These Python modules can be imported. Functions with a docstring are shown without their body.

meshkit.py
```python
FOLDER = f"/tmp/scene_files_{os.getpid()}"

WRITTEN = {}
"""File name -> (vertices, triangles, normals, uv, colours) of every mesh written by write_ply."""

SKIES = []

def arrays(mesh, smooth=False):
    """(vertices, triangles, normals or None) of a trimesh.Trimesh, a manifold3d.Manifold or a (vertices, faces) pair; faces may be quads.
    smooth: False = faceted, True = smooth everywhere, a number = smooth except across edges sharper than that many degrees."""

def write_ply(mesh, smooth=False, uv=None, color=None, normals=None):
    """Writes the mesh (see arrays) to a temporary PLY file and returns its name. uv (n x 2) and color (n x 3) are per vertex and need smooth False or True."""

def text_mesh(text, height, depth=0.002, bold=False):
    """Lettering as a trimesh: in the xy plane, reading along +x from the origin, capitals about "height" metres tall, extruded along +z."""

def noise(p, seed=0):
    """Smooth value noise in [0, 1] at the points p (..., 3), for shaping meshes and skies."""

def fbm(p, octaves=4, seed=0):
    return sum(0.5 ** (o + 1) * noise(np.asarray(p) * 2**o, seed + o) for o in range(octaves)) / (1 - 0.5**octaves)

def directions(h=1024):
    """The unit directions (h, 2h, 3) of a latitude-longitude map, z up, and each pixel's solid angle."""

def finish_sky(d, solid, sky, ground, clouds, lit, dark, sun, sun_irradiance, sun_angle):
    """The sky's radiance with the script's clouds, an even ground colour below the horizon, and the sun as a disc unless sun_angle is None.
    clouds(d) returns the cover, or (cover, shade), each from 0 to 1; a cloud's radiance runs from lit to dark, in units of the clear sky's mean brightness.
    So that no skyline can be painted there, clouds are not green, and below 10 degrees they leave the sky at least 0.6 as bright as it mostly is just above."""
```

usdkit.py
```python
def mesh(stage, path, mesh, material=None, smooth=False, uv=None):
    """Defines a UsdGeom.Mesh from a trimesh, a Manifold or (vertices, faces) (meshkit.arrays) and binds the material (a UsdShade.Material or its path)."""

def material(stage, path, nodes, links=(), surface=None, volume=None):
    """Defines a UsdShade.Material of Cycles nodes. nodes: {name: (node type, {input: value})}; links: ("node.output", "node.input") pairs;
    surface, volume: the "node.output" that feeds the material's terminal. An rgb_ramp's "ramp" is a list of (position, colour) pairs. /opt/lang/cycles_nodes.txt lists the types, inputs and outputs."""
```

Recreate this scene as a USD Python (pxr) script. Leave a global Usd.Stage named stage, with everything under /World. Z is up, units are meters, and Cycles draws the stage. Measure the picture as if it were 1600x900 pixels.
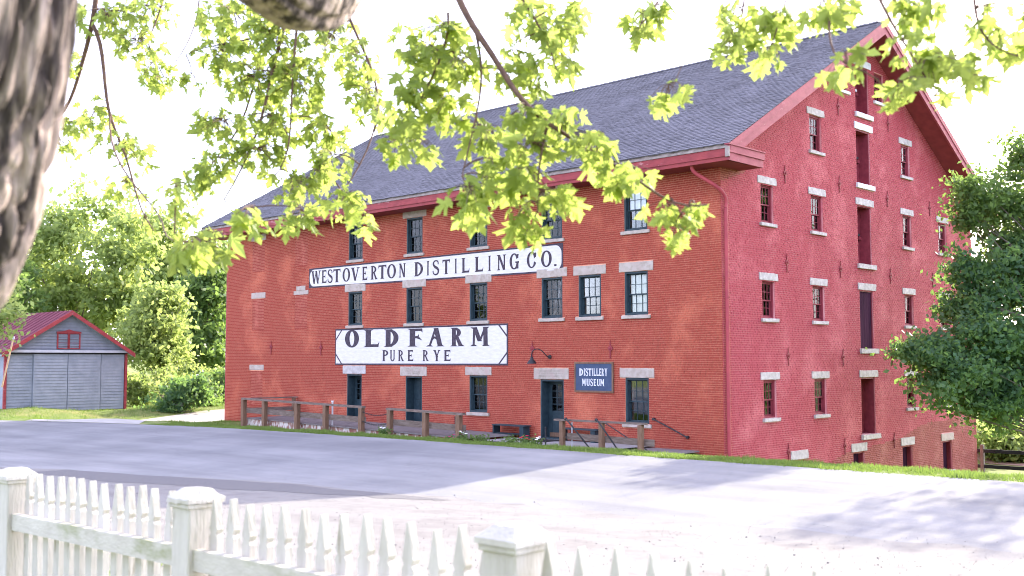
import math, random
import numpy as np
import trimesh
import usdkit, meshkit
import shapely
from shapely.geometry import Polygon, box as sbox, LineString
from shapely.ops import unary_union
from pxr import Gf, Sdf, Usd, UsdGeom, UsdLux, UsdShade, Vt

R = np.random.default_rng(7)
stage = Usd.Stage.CreateInMemory()
UsdGeom.SetStageUpAxis(stage, UsdGeom.Tokens.z)
UsdGeom.SetStageMetersPerUnit(stage, 1.0)
UsdGeom.Xform.Define(stage, '/World')
UsdGeom.Scope.Define(stage, '/World/Looks')
MATS = {}

# ------------------------------------------------------------------ camera
CAM = np.array([19.8176, -30.6515, 3.14])
YAW, PITCH, ROLL, FPX = math.radians(133.8405), math.radians(3.8205), math.radians(-0.0712), 1698.32
FW = np.array([math.cos(PITCH) * math.cos(YAW), math.cos(PITCH) * math.sin(YAW), math.sin(PITCH)])
RT = np.array([math.sin(YAW), -math.cos(YAW), 0.0])
UP = np.cross(RT, FW)
RT, UP = math.cos(ROLL) * RT + math.sin(ROLL) * UP, -math.sin(ROLL) * RT + math.cos(ROLL) * UP
cam = UsdGeom.Camera.Define(stage, '/World/camera')
cam.AddTransformOp().Set(Gf.Matrix4d(*RT, 0, *UP, 0, *(-FW), 0, *CAM, 1))
cam.CreateHorizontalApertureAttr(36.0)
cam.CreateVerticalApertureAttr(20.25)
cam.CreateFocalLengthAttr(36.0 * FPX / 1600)
cam.CreateClippingRangeAttr(Gf.Vec2f(0.05, 6000))
cam.CreateFStopAttr(3.2)
cam.CreateFocusDistanceAttr(36.0)
EXPOSURE = 2.22
cam.CreateExposureAttr(EXPOSURE)

# ------------------------------------------------------------------ sky and sun
SUN = np.array([-0.15, 2.30, 1.0]); SUN /= np.linalg.norm(SUN)
SKY_STRENGTH, SUN_INTENSITY = 0.15, 0.70
dome = UsdLux.DomeLight.Define(stage, '/World/sky')
dome.CreateIntensityAttr(1.0)
sky_mat = usdkit.material(stage, '/World/Looks/sky', {
    's': ('sky_texture', {'sky_type': 'single_scattering', 'sun_disc': False, 'sun_elevation': math.asin(SUN[2]),
                          'sun_rotation': math.atan2(SUN[0], SUN[1]), 'air_density': 1.0, 'aerosol_density': 2.2, 'ozone_density': 1.0}),
    'tc': ('texture_coordinate', {}),
    'mp': ('mapping', {'scale': (1.6, 1.6, 4.0)}),
    'n': ('noise_texture', {'scale': 1.6, 'detail': 6.0, 'roughness': 0.6}),
    'r': ('rgb_ramp', {'ramp': [(0.32, (0.25, 0.25, 0.25)), (0.68, (0.75, 0.75, 0.75))]}),
    'm': ('mix_color', {'b': (4.9, 4.72, 6.6), 'use_clamp': False}),
    'b': ('background_shader', {'strength': SKY_STRENGTH})},
    [('tc.generated', 'mp.vector'), ('mp.vector', 'n.vector'), ('n.fac', 'r.fac'), ('r.color', 'm.fac'), ('s.color', 'm.a'), ('m.result', 'b.color')], surface='b.background')
UsdShade.MaterialBindingAPI.Apply(dome.GetPrim()).Bind(sky_mat)
dome.GetPrim().SetCustomDataByKey('kind', 'structure')
sun = UsdLux.DistantLight.Define(stage, '/World/sun')
sun.CreateNormalizeAttr(True)
sun.CreateIntensityAttr(SUN_INTENSITY)
sun.CreateAngleAttr(0.5)
sun.CreateColorAttr(Gf.Vec3f(1.0, 0.92, 0.74))
zx = SUN; xx = np.cross([0, 0, 1.0], zx); xx /= np.linalg.norm(xx); yx = np.cross(zx, xx)
sun.AddTransformOp().Set(Gf.Matrix4d(*xx, 0, *yx, 0, *zx, 0, 0, 0, 60, 1))

# ------------------------------------------------------------------ helpers: prims
USED = {}
def path_for(name, parent):
    base = parent.GetPath().pathString if parent is not None else '/World'
    k = (base, name); n = USED.get(k, 0); USED[k] = n + 1
    return base + '/' + (name if n == 0 else f'{name}_{n:03d}')
def data(p, label=None, cat=None, group=None, kind=None):
    for k, v in (('label', label), ('category', cat), ('group', group), ('kind', kind)):
        if v: p.SetCustomDataByKey(k, v)
    return p
def thing(name, label, cat, loc=(0, 0, 0), rotz=0, group=None):
    x = UsdGeom.Xform.Define(stage, path_for(name, None))
    if any(loc): x.AddTranslateOp().Set(Gf.Vec3d(*map(float, loc)))
    if rotz: x.AddRotateZOp().Set(math.degrees(rotz))
    return data(x.GetPrim(), label, cat, group)
def obj(name, mesh, m, parent=None, smooth=False, label=None, cat=None, group=None, kind=None):
    if isinstance(mesh, list): mesh = cat_mesh(mesh)
    p = usdkit.mesh(stage, path_for(name, parent), mesh, MATS[m], smooth=smooth).GetPrim()
    return data(p, label, cat, group, kind)
def cat_mesh(ms):
    vs, fs, o = [], [], 0
    for m in ms:
        v, f = (m.vertices, m.faces) if hasattr(m, 'vertices') else m
        v = np.asarray(v, float); f = np.asarray(f, int)
        if f.shape[1] == 4: f = np.vstack([f[:, [0, 1, 2]], f[:, [0, 2, 3]]])
        vs.append(v); fs.append(f + o); o += len(v)
    return trimesh.Trimesh(np.vstack(vs), np.vstack(fs), process=False)

# ------------------------------------------------------------------ helpers: shapes
def bx(x0, x1, y0, y1, z0, z1, bev=0):
    x0, x1 = sorted((x0, x1)); y0, y1 = sorted((y0, y1)); z0, z1 = sorted((z0, z1))
    if bev:
        b = min(bev, (x1 - x0) * .4, (y1 - y0) * .4, (z1 - z0) * .4)
        pts = []
        for a in (x0, x1):
            for c in (y0, y1):
                for d in (z0, z1):
                    sa, sc, sd = (1 if a == x0 else -1), (1 if c == y0 else -1), (1 if d == z0 else -1)
                    pts += [(a + b * sa, c + b * sc, d), (a + b * sa, c, d + b * sd), (a, c + b * sc, d + b * sd)]
        return trimesh.convex.convex_hull(np.array(pts))
    m = trimesh.creation.box((x1 - x0, y1 - y0, z1 - z0)); m.apply_translation(((x0 + x1) / 2, (y0 + y1) / 2, (z0 + z1) / 2))
    return m
def tube(pts, radii, n=8, cap=True):
    P = np.asarray(pts, float); r = np.broadcast_to(np.asarray(radii, float), (len(P),))
    T = np.gradient(P, axis=0); T /= np.maximum(np.linalg.norm(T, axis=1, keepdims=True), 1e-9)
    a = np.array([0, 0, 1.0]) if abs(T[0][2]) < .9 else np.array([1.0, 0, 0])
    N = np.cross(T[0], a); N /= np.linalg.norm(N); V = []
    ang = np.linspace(0, 2 * np.pi, n, endpoint=False)
    for i in range(len(P)):
        N = N - T[i] * (N @ T[i]); N /= max(np.linalg.norm(N), 1e-9); B = np.cross(T[i], N)
        V.append(P[i] + r[i] * (np.cos(ang)[:, None] * N + np.sin(ang)[:, None] * B))
    V = np.vstack(V); F = []
    for i in range(len(P) - 1):
        for k in range(n):
            a0, a1, b0, b1 = i * n + k, i * n + (k + 1) % n, (i + 1) * n + k, (i + 1) * n + (k + 1) % n
            F += [(a0, a1, b1), (a0, b1, b0)]
    if cap:
        V = np.vstack([V, P[0], P[-1]]); c0, c1 = len(V) - 2, len(V) - 1; L = (len(P) - 1) * n
        for k in range(n):
            F += [(c0, (k + 1) % n, k), (c1, L + k, L + (k + 1) % n)]
    return trimesh.Trimesh(V, F, process=False)
def bar(a, b, w, h, up=(0, 0, 1)):
    a, b = np.asarray(a, float), np.asarray(b, float); d = b - a; L = np.linalg.norm(d); d /= L
    s = np.cross(d, up); s /= np.linalg.norm(s); u = np.cross(s, d)
    V = [a + s * w / 2 * i + u * h / 2 * j + d * L * k for k in (0, 1) for i in (-1, 1) for j in (-1, 1)]
    return trimesh.convex.convex_hull(np.array(V))
def poly_mesh(poly, h):
    return cat_mesh([trimesh.creation.extrude_polygon(g, h, engine='earcut') for g in getattr(poly, 'geoms', [poly])])
def flat(poly):
    ms = []
    for g in getattr(poly, 'geoms', [poly]):
        if g.is_empty or g.area < 1e-9: continue
        v, f = trimesh.creation.triangulate_polygon(g, engine='earcut')
        ms.append((np.column_stack([v, np.zeros(len(v))]), f))
    return cat_mesh(ms)
def on_front(m, n0=0.0):      # (u, z, out) -> front wall, outward is -y
    v = np.array(m.vertices); return trimesh.Trimesh(np.column_stack([v[:, 0], -(v[:, 2] + n0), v[:, 1]]), m.faces, process=False)
def on_gable(m, n0=0.0):      # (u, z, out) -> gable wall, outward is +x
    v = np.array(m.vertices); return trimesh.Trimesh(np.column_stack([v[:, 2] + n0, v[:, 0], v[:, 1]]), m.faces, process=False)
def at(px, py, depth):
    return CAM + (FW + RT * (px - 800) / FPX + UP * (450 - py) / FPX) * depth
def spline(P, n):
    from scipy.interpolate import CubicSpline
    P = np.asarray(P, float); d = np.r_[0, np.cumsum(np.linalg.norm(np.diff(P, axis=0), axis=1))]
    return CubicSpline(d, P)(np.linspace(0, d[-1], n)) if len(P) > 2 else np.linspace(P[0], P[1], n)

# ------------------------------------------------------------------ materials
def mat(name, nodes, links, surface='p.BSDF', volume=None):
    MATS[name] = usdkit.material(stage, '/World/Looks/' + name, nodes, links, surface=surface, volume=volume)
def rough_mat(name, c1, c2, scale=6, rough=.8, bump=.15, bscale=40, lo=.35, hi=.65, c3=None, s3=1.2, spec=.3, stretch=(1, 1, 1), dist=.02, lo3=.5, hi3=.62):
    n = {'g': ('geometry', {}), 'mp': ('mapping', {'scale': stretch}), 'n': ('noise_texture', {'scale': scale, 'detail': 5.0, 'roughness': .6}),
         'r': ('rgb_ramp', {'ramp': [(lo, c1), (hi, c2)]}),
         'bn': ('noise_texture', {'scale': bscale, 'detail': 4.0}), 'b': ('bump', {'strength': bump, 'distance': dist}),
         'p': ('principled_bsdf', {'roughness': rough, 'specular_ior_level': spec})}
    l = [('g.position', 'mp.vector'), ('mp.vector', 'n.vector'), ('n.fac', 'r.fac'), ('mp.vector', 'bn.vector'), ('bn.fac', 'b.height'), ('b.normal', 'p.normal')]
    if c3 is not None:
        n['n3'] = ('noise_texture', {'scale': s3, 'detail': 6.0, 'roughness': .65}); n['r3'] = ('rgb_ramp', {'ramp': [(lo3, (0, 0, 0)), (hi3, (1, 1, 1))]})
        n['m'] = ('mix_color', {'b': c3})
        l += [('mp.vector', 'n3.vector'), ('n3.fac', 'r3.fac'), ('r3.color', 'm.fac'), ('r.color', 'm.a'), ('m.result', 'p.base_color')]
    else: l.append(('r.color', 'p.base_color'))
    mat(name, n, l)
def brick_mat(name, tones, weather, wlo, whi, wscale):
    mat(name, {'g': ('geometry', {}), 'r': ('rgb_ramp', {'ramp': tones}),
               'n': ('noise_texture', {'scale': wscale, 'detail': 6.0, 'roughness': .65}), 'w': ('rgb_ramp', {'ramp': [(wlo, (0, 0, 0)), (whi, (.75, .75, .75))]}),
               'm': ('mix_color', {'b': weather}),
               'n2': ('noise_texture', {'scale': 14.0, 'detail': 4.0}), 'r2': ('rgb_ramp', {'ramp': [(.3, (.78, .78, .78)), (.7, (1.15, 1.15, 1.15))]}),
               'm2': ('mix_color', {'blend_type': 'multiply', 'fac': 1.0, 'use_clamp': False}),
               'sm': ('mapping', {'scale': (1.3, 1.3, .16)}), 'sn': ('noise_texture', {'scale': 1.4, 'detail': 6.0, 'roughness': .7}), 'sr': ('rgb_ramp', {'ramp': [(.25, (.80, .77, .80)), (.40, (1, 1, 1)), (.66, (1.0, 1.0, 1.0)), (.80, (1.10, 1.22, 1.22))]}),
               'm3': ('mix_color', {'blend_type': 'multiply', 'fac': 1.0, 'use_clamp': False}),
               'bn': ('noise_texture', {'scale': 90.0, 'detail': 3.0}), 'b': ('bump', {'strength': .3, 'distance': .01}),
               'p': ('principled_bsdf', {'roughness': .85, 'specular_ior_level': .2})},
        [('g.random_per_island', 'r.fac'), ('g.position', 'n.vector'), ('n.fac', 'w.fac'), ('w.color', 'm.fac'), ('r.color', 'm.a'), ('g.position', 'n2.vector'), ('n2.fac', 'r2.fac'),
         ('m.result', 'm2.a'), ('r2.color', 'm2.b'), ('g.position', 'sm.vector'), ('sm.vector', 'sn.vector'), ('sn.fac', 'sr.fac'), ('m2.result', 'm3.a'), ('sr.color', 'm3.b'), ('m3.result', 'p.base_color'), ('g.position', 'bn.vector'), ('bn.fac', 'b.height'), ('b.normal', 'p.normal')])
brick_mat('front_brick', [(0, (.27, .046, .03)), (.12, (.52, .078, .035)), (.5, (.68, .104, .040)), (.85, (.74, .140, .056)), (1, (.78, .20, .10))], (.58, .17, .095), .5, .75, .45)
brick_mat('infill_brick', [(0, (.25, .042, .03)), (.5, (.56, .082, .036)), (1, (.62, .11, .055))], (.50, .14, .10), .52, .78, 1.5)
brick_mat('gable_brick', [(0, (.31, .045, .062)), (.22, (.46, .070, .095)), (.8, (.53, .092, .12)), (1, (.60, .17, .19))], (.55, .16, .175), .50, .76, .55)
brick_mat('old_brick', [(0, (.22, .05, .04)), (.5, (.34, .075, .055)), (1, (.42, .11, .08))], (.40, .17, .13), .5, .75, .8)
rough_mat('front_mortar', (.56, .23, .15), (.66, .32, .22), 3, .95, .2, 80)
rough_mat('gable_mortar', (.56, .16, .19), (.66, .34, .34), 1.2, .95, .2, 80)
rough_mat('stone', (.30, .25, .21), (.42, .37, .33), 5, .9, .5, 45, c3=(.36, .28, .25), s3=2.5)
rough_mat('pale_stone', (.32, .29, .28), (.46, .43, .42), 6, .9, .3, 60)
rough_mat('white_trim', (.50, .50, .53), (.60, .60, .63), 8, .6, .1, 40)
rough_mat('sign_white', (.50, .475, .465), (.59, .57, .565), 3, .75, .35, 30, c3=(.68, .56, .52), s3=4.0, lo3=.58, hi3=.75, stretch=(1, 1, 4))
rough_mat('sign_ink', (.030, .022, .034), (.060, .045, .062), 10, .8, .2, 60)
rough_mat('sign_blue', (.026, .044, .092), (.038, .06, .115), 5, .6, .1, 50)
rough_mat('frame_teal', (.010, .022, .030), (.02, .038, .048), 6, .5, .1, 50)
rough_mat('frame_maroon', (.15, .018, .03), (.21, .03, .045), 5, .6, .15, 40)
rough_mat('trim_red', (.19, .024, .029), (.26, .036, .040), 2.5, .6, .2, 25, c3=(.36, .16, .16), s3=1.6, lo3=.6, hi3=.7, stretch=(1, 1, 3))
rough_mat('barge_pink', (.215, .036, .055), (.28, .056, .076), 2.5, .65, .2, 30, c3=(.42, .18, .20), s3=2.2, lo3=.62, hi3=.72, stretch=(1, 1, 2))
rough_mat('soffit_red', (.17, .025, .035), (.22, .035, .045), 3, .75, .15, 20)
rough_mat('eave_wood', (.16, .13, .12), (.28, .24, .22), 3, .9, .3, 30)
rough_mat('pipe_red', (.26, .035, .05), (.33, .05, .06), 3, .5, .1, 30)
rough_mat('iron_red', (.16, .022, .030), (.24, .035, .042), 8, .7, .3, 50)
rough_mat('iron_black', (.010, .010, .013), (.022, .022, .026), 10, .5, .2, 60)
rough_mat('dark_purple', (.030, .010, .024), (.048, .016, .036), 4, .95, .2, 30, stretch=(1, 1, .2), spec=.04)
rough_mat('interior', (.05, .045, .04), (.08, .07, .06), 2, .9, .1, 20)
rough_mat('curtain_white', (.70, .71, .72), (.80, .81, .82), 2, .9, .4, 8, stretch=(6, 6, .3))
rough_mat('curtain_salmon', (.55, .25, .17), (.68, .42, .30), 2, .9, .4, 8, stretch=(7, 7, .5))
rough_mat('curtain_green', (.12, .24, .20), (.25, .4, .33), 2, .9, .4, 8, stretch=(6, 6, .3))
rough_mat('curtain_straw', (.40, .38, .15), (.55, .52, .25), 2, .9, .4, 8, stretch=(6, 6, .4))
rough_mat('weathered_wood', (.10, .072, .060), (.19, .145, .125), 4, .85, .5, 30, stretch=(1, 1, 5))
rough_mat('deck_wood', (.15, .13, .13), (.24, .21, .21), 3, .85, .5, 30, stretch=(6, 1, 1))
rough_mat('post_wood', (.12, .068, .042), (.20, .12, .08), 5, .85, .5, 30, stretch=(5, 5, .7))
rough_mat('stained_board', (.20, .08, .06), (.30, .18, .15), 2.5, .9, .4, 30, c3=(.52, .47, .44), s3=5, lo3=.48, hi3=.56, stretch=(1, 1, .5))
mat('asphalt', {'g': ('geometry', {}), 'n1': ('noise_texture', {'scale': .35, 'detail': 6.0, 'roughness': .6}), 'r1': ('rgb_ramp', {'ramp': [(.32, (.165, .165, .172)), (.68, (.232, .229, .232))]}),
    'mp': ('mapping', {'scale': (.12, 1.1, 1)}), 'n2': ('noise_texture', {'scale': 1.0, 'detail': 5.0}), 'r2': ('rgb_ramp', {'ramp': [(.36, (.84, .84, .85)), (.62, (1.08, 1.08, 1.08))]}),
    'n3': ('noise_texture', {'scale': 70.0, 'detail': 3.0}), 'r3': ('rgb_ramp', {'ramp': [(.3, (.72, .72, .72)), (.7, (1.26, 1.26, 1.26))]}),
    'nw': ('noise_texture', {'scale': .8, 'detail': 4.0}), 'vm': ('vector_math', {'math_type': 'multiply_add', 'vector2': (1.3, 1.3, 1.3)}),
    'v': ('voronoi_texture', {'feature': 'distance_to_edge', 'scale': .38}), 'rc': ('rgb_ramp', {'ramp': [(0, (.55, .55, .56)), (.010, (1, 1, 1))]}),
    'a': ('mix_color', {'blend_type': 'multiply', 'fac': 1.0, 'use_clamp': False}), 'b': ('mix_color', {'blend_type': 'multiply', 'fac': 1.0, 'use_clamp': False}), 'c': ('mix_color', {'blend_type': 'multiply', 'fac': .22, 'use_clamp': False}),
    'bp': ('bump', {'strength': .5, 'distance': .012}), 'p': ('principled_bsdf', {'roughness': .88, 'specular_ior_level': .25})},
    [('g.position', 'n1.vector'), ('n1.fac', 'r1.fac'), ('g.position', 'mp.vector'), ('mp.vector', 'n2.vector'), ('n2.fac', 'r2.fac'), ('g.position', 'n3.vector'), ('n3.fac', 'r3.fac'),
     ('g.position', 'nw.vector'), ('nw.color', 'vm.vector1'), ('g.position', 'vm.vector3'), ('vm.vector', 'v.vector'), ('v.distance', 'rc.fac'),
     ('r1.color', 'a.a'), ('r2.color', 'a.b'), ('a.result', 'b.a'), ('r3.color', 'b.b'), ('b.result', 'c.a'), ('rc.color', 'c.b'), ('c.result', 'p.base_color'), ('n3.fac', 'bp.height'), ('bp.normal', 'p.normal')])
rough_mat('gravel', (.15, .142, .136), (.25, .238, .225), 70, .95, .7, 120, lo=.3, hi=.68, c3=(.15, .138, .134), s3=.9, dist=.008, lo3=.47, hi3=.68)
rough_mat('pavement', (.26, .25, .25), (.33, .32, .32), 2, .9, .3, 40)
rough_mat('driveway', (.34, .32, .29), (.42, .40, .37), 1.5, .95, .5, 30)
rough_mat('lawn', (.12, .17, .035), (.20, .24, .065), 1.3, .95, .8, 24, c3=(.27, .25, .09), s3=.5, dist=.05, lo3=.5, hi3=.7)
rough_mat('soil', (.045, .035, .025), (.08, .065, .045), 3, .95, .6, 20)
rough_mat('dirt_path', (.32, .20, .17), (.42, .28, .24), 3, .95, .5, 20)
rough_mat('bark_far', (.10, .08, .065), (.17, .14, .12), 6, .9, .5, 20, stretch=(3, 3, .6))
rough_mat('bark', (.05, .038, .042), (.43, .34, .325), 10, .9, 1.0, 20, lo=.42, hi=.58, stretch=(1.8, 1.8, .22), dist=.03)
rough_mat('twig', (.10, .055, .045), (.17, .10, .08), 20, .8, .3, 60)
rough_mat('fence_white', (.48, .45, .425), (.59, .56, .54), 5, .6, .45, 30, c3=(.33, .29, .235), s3=6, lo3=.62, hi3=.70, stretch=(2.5, 2.5, .45))
rough_mat('fence_rail', (.48, .45, .42), (.57, .54, .51), 7, .6, .25, 40, c3=(.30, .31, .20), s3=3.4, lo3=.54, hi3=.72, stretch=(.7, 1, 1.6))
rough_mat('siding_gray', (.20, .225, .265), (.25, .275, .32), 2, .7, .15, 30)
rough_mat('metal_gray', (.35, .36, .40), (.42, .43, .47), 3, .5, .1, 30)
rough_mat('dark_gap', (.012, .012, .014), (.02, .02, .022), 5, .9, .1, 30)
rough_mat('roof_red', (.095, .022, .036), (.13, .034, .05), 2, .85, .1, 20, spec=.1)
rough_mat('cut_wood', (.32, .22, .13), (.42, .30, .19), 10, .9, .3, 40)
rough_mat('far_white', (.6, .62, .66), (.7, .72, .75), 2, .8, .1, 20)
mat('shingle', {'g': ('geometry', {}), 'r': ('rgb_ramp', {'ramp': [(0, (.090, .086, .102)), (.5, (.104, .099, .117)), (.94, (.116, .111, .130)), (1, (.15, .145, .16))]}),
                'n': ('noise_texture', {'scale': .5, 'detail': 7.0, 'roughness': .65}), 'r2': ('rgb_ramp', {'ramp': [(.3, (.75, .75, .75)), (.7, (1.2, 1.2, 1.2))]}),
                'm2': ('mix_color', {'blend_type': 'multiply', 'fac': 1.0, 'use_clamp': False}),
                'bn': ('noise_texture', {'scale': 50.0, 'detail': 3.0}), 'b': ('bump', {'strength': .3, 'distance': .01}),
                'p': ('principled_bsdf', {'roughness': .8, 'specular_ior_level': .3})},
    [('g.random_per_island', 'r.fac'), ('g.position', 'n.vector'), ('n.fac', 'r2.fac'), ('r.color', 'm2.a'), ('r2.color', 'm2.b'), ('m2.result', 'p.base_color'),
     ('g.position', 'bn.vector'), ('bn.fac', 'b.height'), ('b.normal', 'p.normal')])
def glass_mat(name, tint):
    mat(name, {'f': ('fresnel', {'IOR': 1.52}), 'g': ('geometry', {}), 'n': ('noise_texture', {'scale': 1.7, 'detail': 2.0}), 'b': ('bump', {'strength': .03, 'distance': .02}),
               't': ('transparent_bsdf', {'color': tint}), 'gl': ('glossy_bsdf', {'color': (.95, .97, 1.0), 'roughness': .02}), 'm': ('mix_closure', {})},
        [('g.position', 'n.vector'), ('n.fac', 'b.height'), ('b.normal', 'gl.normal'), ('f.fac', 'm.fac'), ('t.BSDF', 'm.closure1'), ('gl.BSDF', 'm.closure2')], surface='m.closure')
glass_mat('glass', (.9, .93, .92))
def leaf_mat(name, ramp, trans, tw=.5, rough=.5):
    mat(name, {'g': ('geometry', {}), 'r': ('rgb_ramp', {'ramp': ramp}), 'r2': ('rgb_ramp', {'ramp': trans}),
               'p': ('principled_bsdf', {'roughness': rough, 'specular_ior_level': .35}), 't': ('translucent_bsdf', {}), 'm': ('mix_closure', {'fac': tw})},
        [('g.random_per_island', 'r.fac'), ('g.random_per_island', 'r2.fac'), ('r.color', 'p.base_color'), ('r2.color', 't.color'), ('p.BSDF', 'm.closure1'), ('t.BSDF', 'm.closure2')], surface='m.closure')
leaf_mat('maple_leaf', [(0, (.08, .12, .025)), (.6, (.13, .16, .035)), (1, (.18, .19, .05))], [(0, (.42, .52, .12)), (.5, (.70, .74, .26)), (.93, (.86, .84, .42)), (1, (.82, .50, .25))], .70)
leaf_mat('leaf_light', [(0, (.12, .17, .05)), (.6, (.18, .24, .08)), (1, (.25, .30, .11))], [(0, (.45, .55, .16)), (1, (.78, .80, .36))], .56)
leaf_mat('leaf_mid', [(0, (.07, .12, .04)), (1, (.14, .20, .07))], [(0, (.28, .42, .10)), (1, (.60, .68, .24))], .5)
leaf_mat('leaf_dark', [(0, (.05, .11, .055)), (1, (.12, .19, .08))], [(0, (.26, .42, .10)), (1, (.75, .82, .26))], .54)
leaf_mat('grass_blade', [(0, (.09, .14, .03)), (.6, (.14, .19, .05)), (1, (.24, .22, .09))], [(0, (.25, .36, .07)), (1, (.55, .58, .18))], .42)
for nm, c in (('petal_red', (.6, .02, .05)), ('petal_white', (.8, .8, .8)), ('petal_pink', (.6, .05, .2))):
    rough_mat(nm, c, tuple(min(1, 1.1 * k) for k in c), 20, .7, .1, 30)

# ------------------------------------------------------------------ ground
YK = [-1e4, -60, -30.6, -27, -24, -21.5, -20.2, -18, -16, -14, -9, -7.6, -5.0, -3.3, -2.8, 0, 1e4]
ZK = [3.0, 2.4, 1.53, 1.40, 1.02, .74, .64, .54, .45, .54, .76, .74, .36, .16, .12, .10, .10]
def smooth(t): t = np.clip(t, 0, 1); return t * t * (3 - 2 * t)
def ground(x, y):
    x = np.asarray(x, float); y = np.asarray(y, float)
    z = np.interp(y, YK, ZK) + .006 * np.clip(x - 3, -40, 40) * smooth((-y - 4) / 3)
    # fence line falling gently to the left
    z = z + .016 * np.clip(x - 15, -25, 30) * smooth((-y - 20) / 6)
    # hollow under the ramp deck
    z = z - .5 * smooth((x + 27.5) / 3) * smooth((-9 - x) / 1.5) * smooth((y + 3.4) / .9)
    # bank falling away beside the gable wall
    z = z - smooth((x + 1.6 + 3 * smooth((y - 1) / 4)) / 3.0) * smooth((y + 7.2) / 5.0) * (.55 + 1.75 * smooth((y + 3) / 18))
    # left of the building: dip for the drive, then rising to the garage
    zl = np.interp(y, [-10.5, -4.5], [.56, .02]) + .48 * smooth((-32.5 - x) / 4) * smooth((y + 11) / 4)
    w = smooth((-27 - x) / 3.5) * smooth((y + 10.5) / 1.5)
    z = z * (1 - w) + zl * w
    z = z + smooth((np.hypot(x + 10, y - 10) - 60) / 120) * smooth((y + 10) / 60) * 2.0
    return z
def axis(fine0, fine1, step, far):
    a = np.arange(fine0, fine1 + 1e-6, step)
    g = np.cumsum(step * 1.35 ** np.arange(1, 40)); g = g[g < far]
    return np.r_[fine0 - g[::-1], a, fine1 + g]
def sheet(poly, lift, x0, x1, y0, y1, step=.5):
    from shapely.prepared import prep
    pp = prep(poly); V, F, idx = [], [], {}
    def vid(x, y):
        k = (round(x, 4), round(y, 4))
        if k not in idx: idx[k] = len(V); V.append((x, y))
        return idx[k]
    for x in np.arange(x0, x1, step):
        for y in np.arange(y0, y1, step):
            c = sbox(x, y, x + step, y + step)
            if pp.contains(c):
                a, b, cc, d = vid(x, y), vid(x + step, y), vid(x + step, y + step), vid(x, y + step)
                F += [(a, b, cc), (a, cc, d)]
            elif pp.intersects(c):
                g0 = poly.intersection(c)
                for g in getattr(g0, 'geoms', [g0]):
                    if g.geom_type != 'Polygon' or g.area < 1e-5: continue
                    v, f = trimesh.creation.triangulate_polygon(g, engine='earcut')
                    ids = [vid(*p) for p in v]
                    for t in f:
                        n = np.cross(np.r_[v[t[1]] - v[t[0]], 0], np.r_[v[t[2]] - v[t[0]], 0])[2]
                        F.append([ids[k] for k in (t if n > 0 else t[::-1])])
    V = np.array(V)
    return trimesh.Trimesh(np.column_stack([V, ground(V[:, 0], V[:, 1]) + lift]), F, process=False)
gx, gy = axis(-70, 40, .5, 1800), axis(-36, 40, .5, 1800)
GX, GY = np.meshgrid(gx, gy, indexing='ij')
GV = np.column_stack([GX.ravel(), GY.ravel(), ground(GX, GY).ravel()])
ii, jj = np.meshgrid(np.arange(len(gx) - 1), np.arange(len(gy) - 1), indexing='ij')
q = (ii * len(gy) + jj).ravel(); w_ = len(gy)
obj('ground', (GV, np.column_stack([q, q + w_, q + w_ + 1, q + 1])), 'lawn', smooth=True, kind='structure')
wob = lambda xs, ys, a, s: [(x, y + a * (meshkit.noise(np.array([x * s, 3.3, s])) - .5)) for x, y in zip(xs, ys)]
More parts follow.
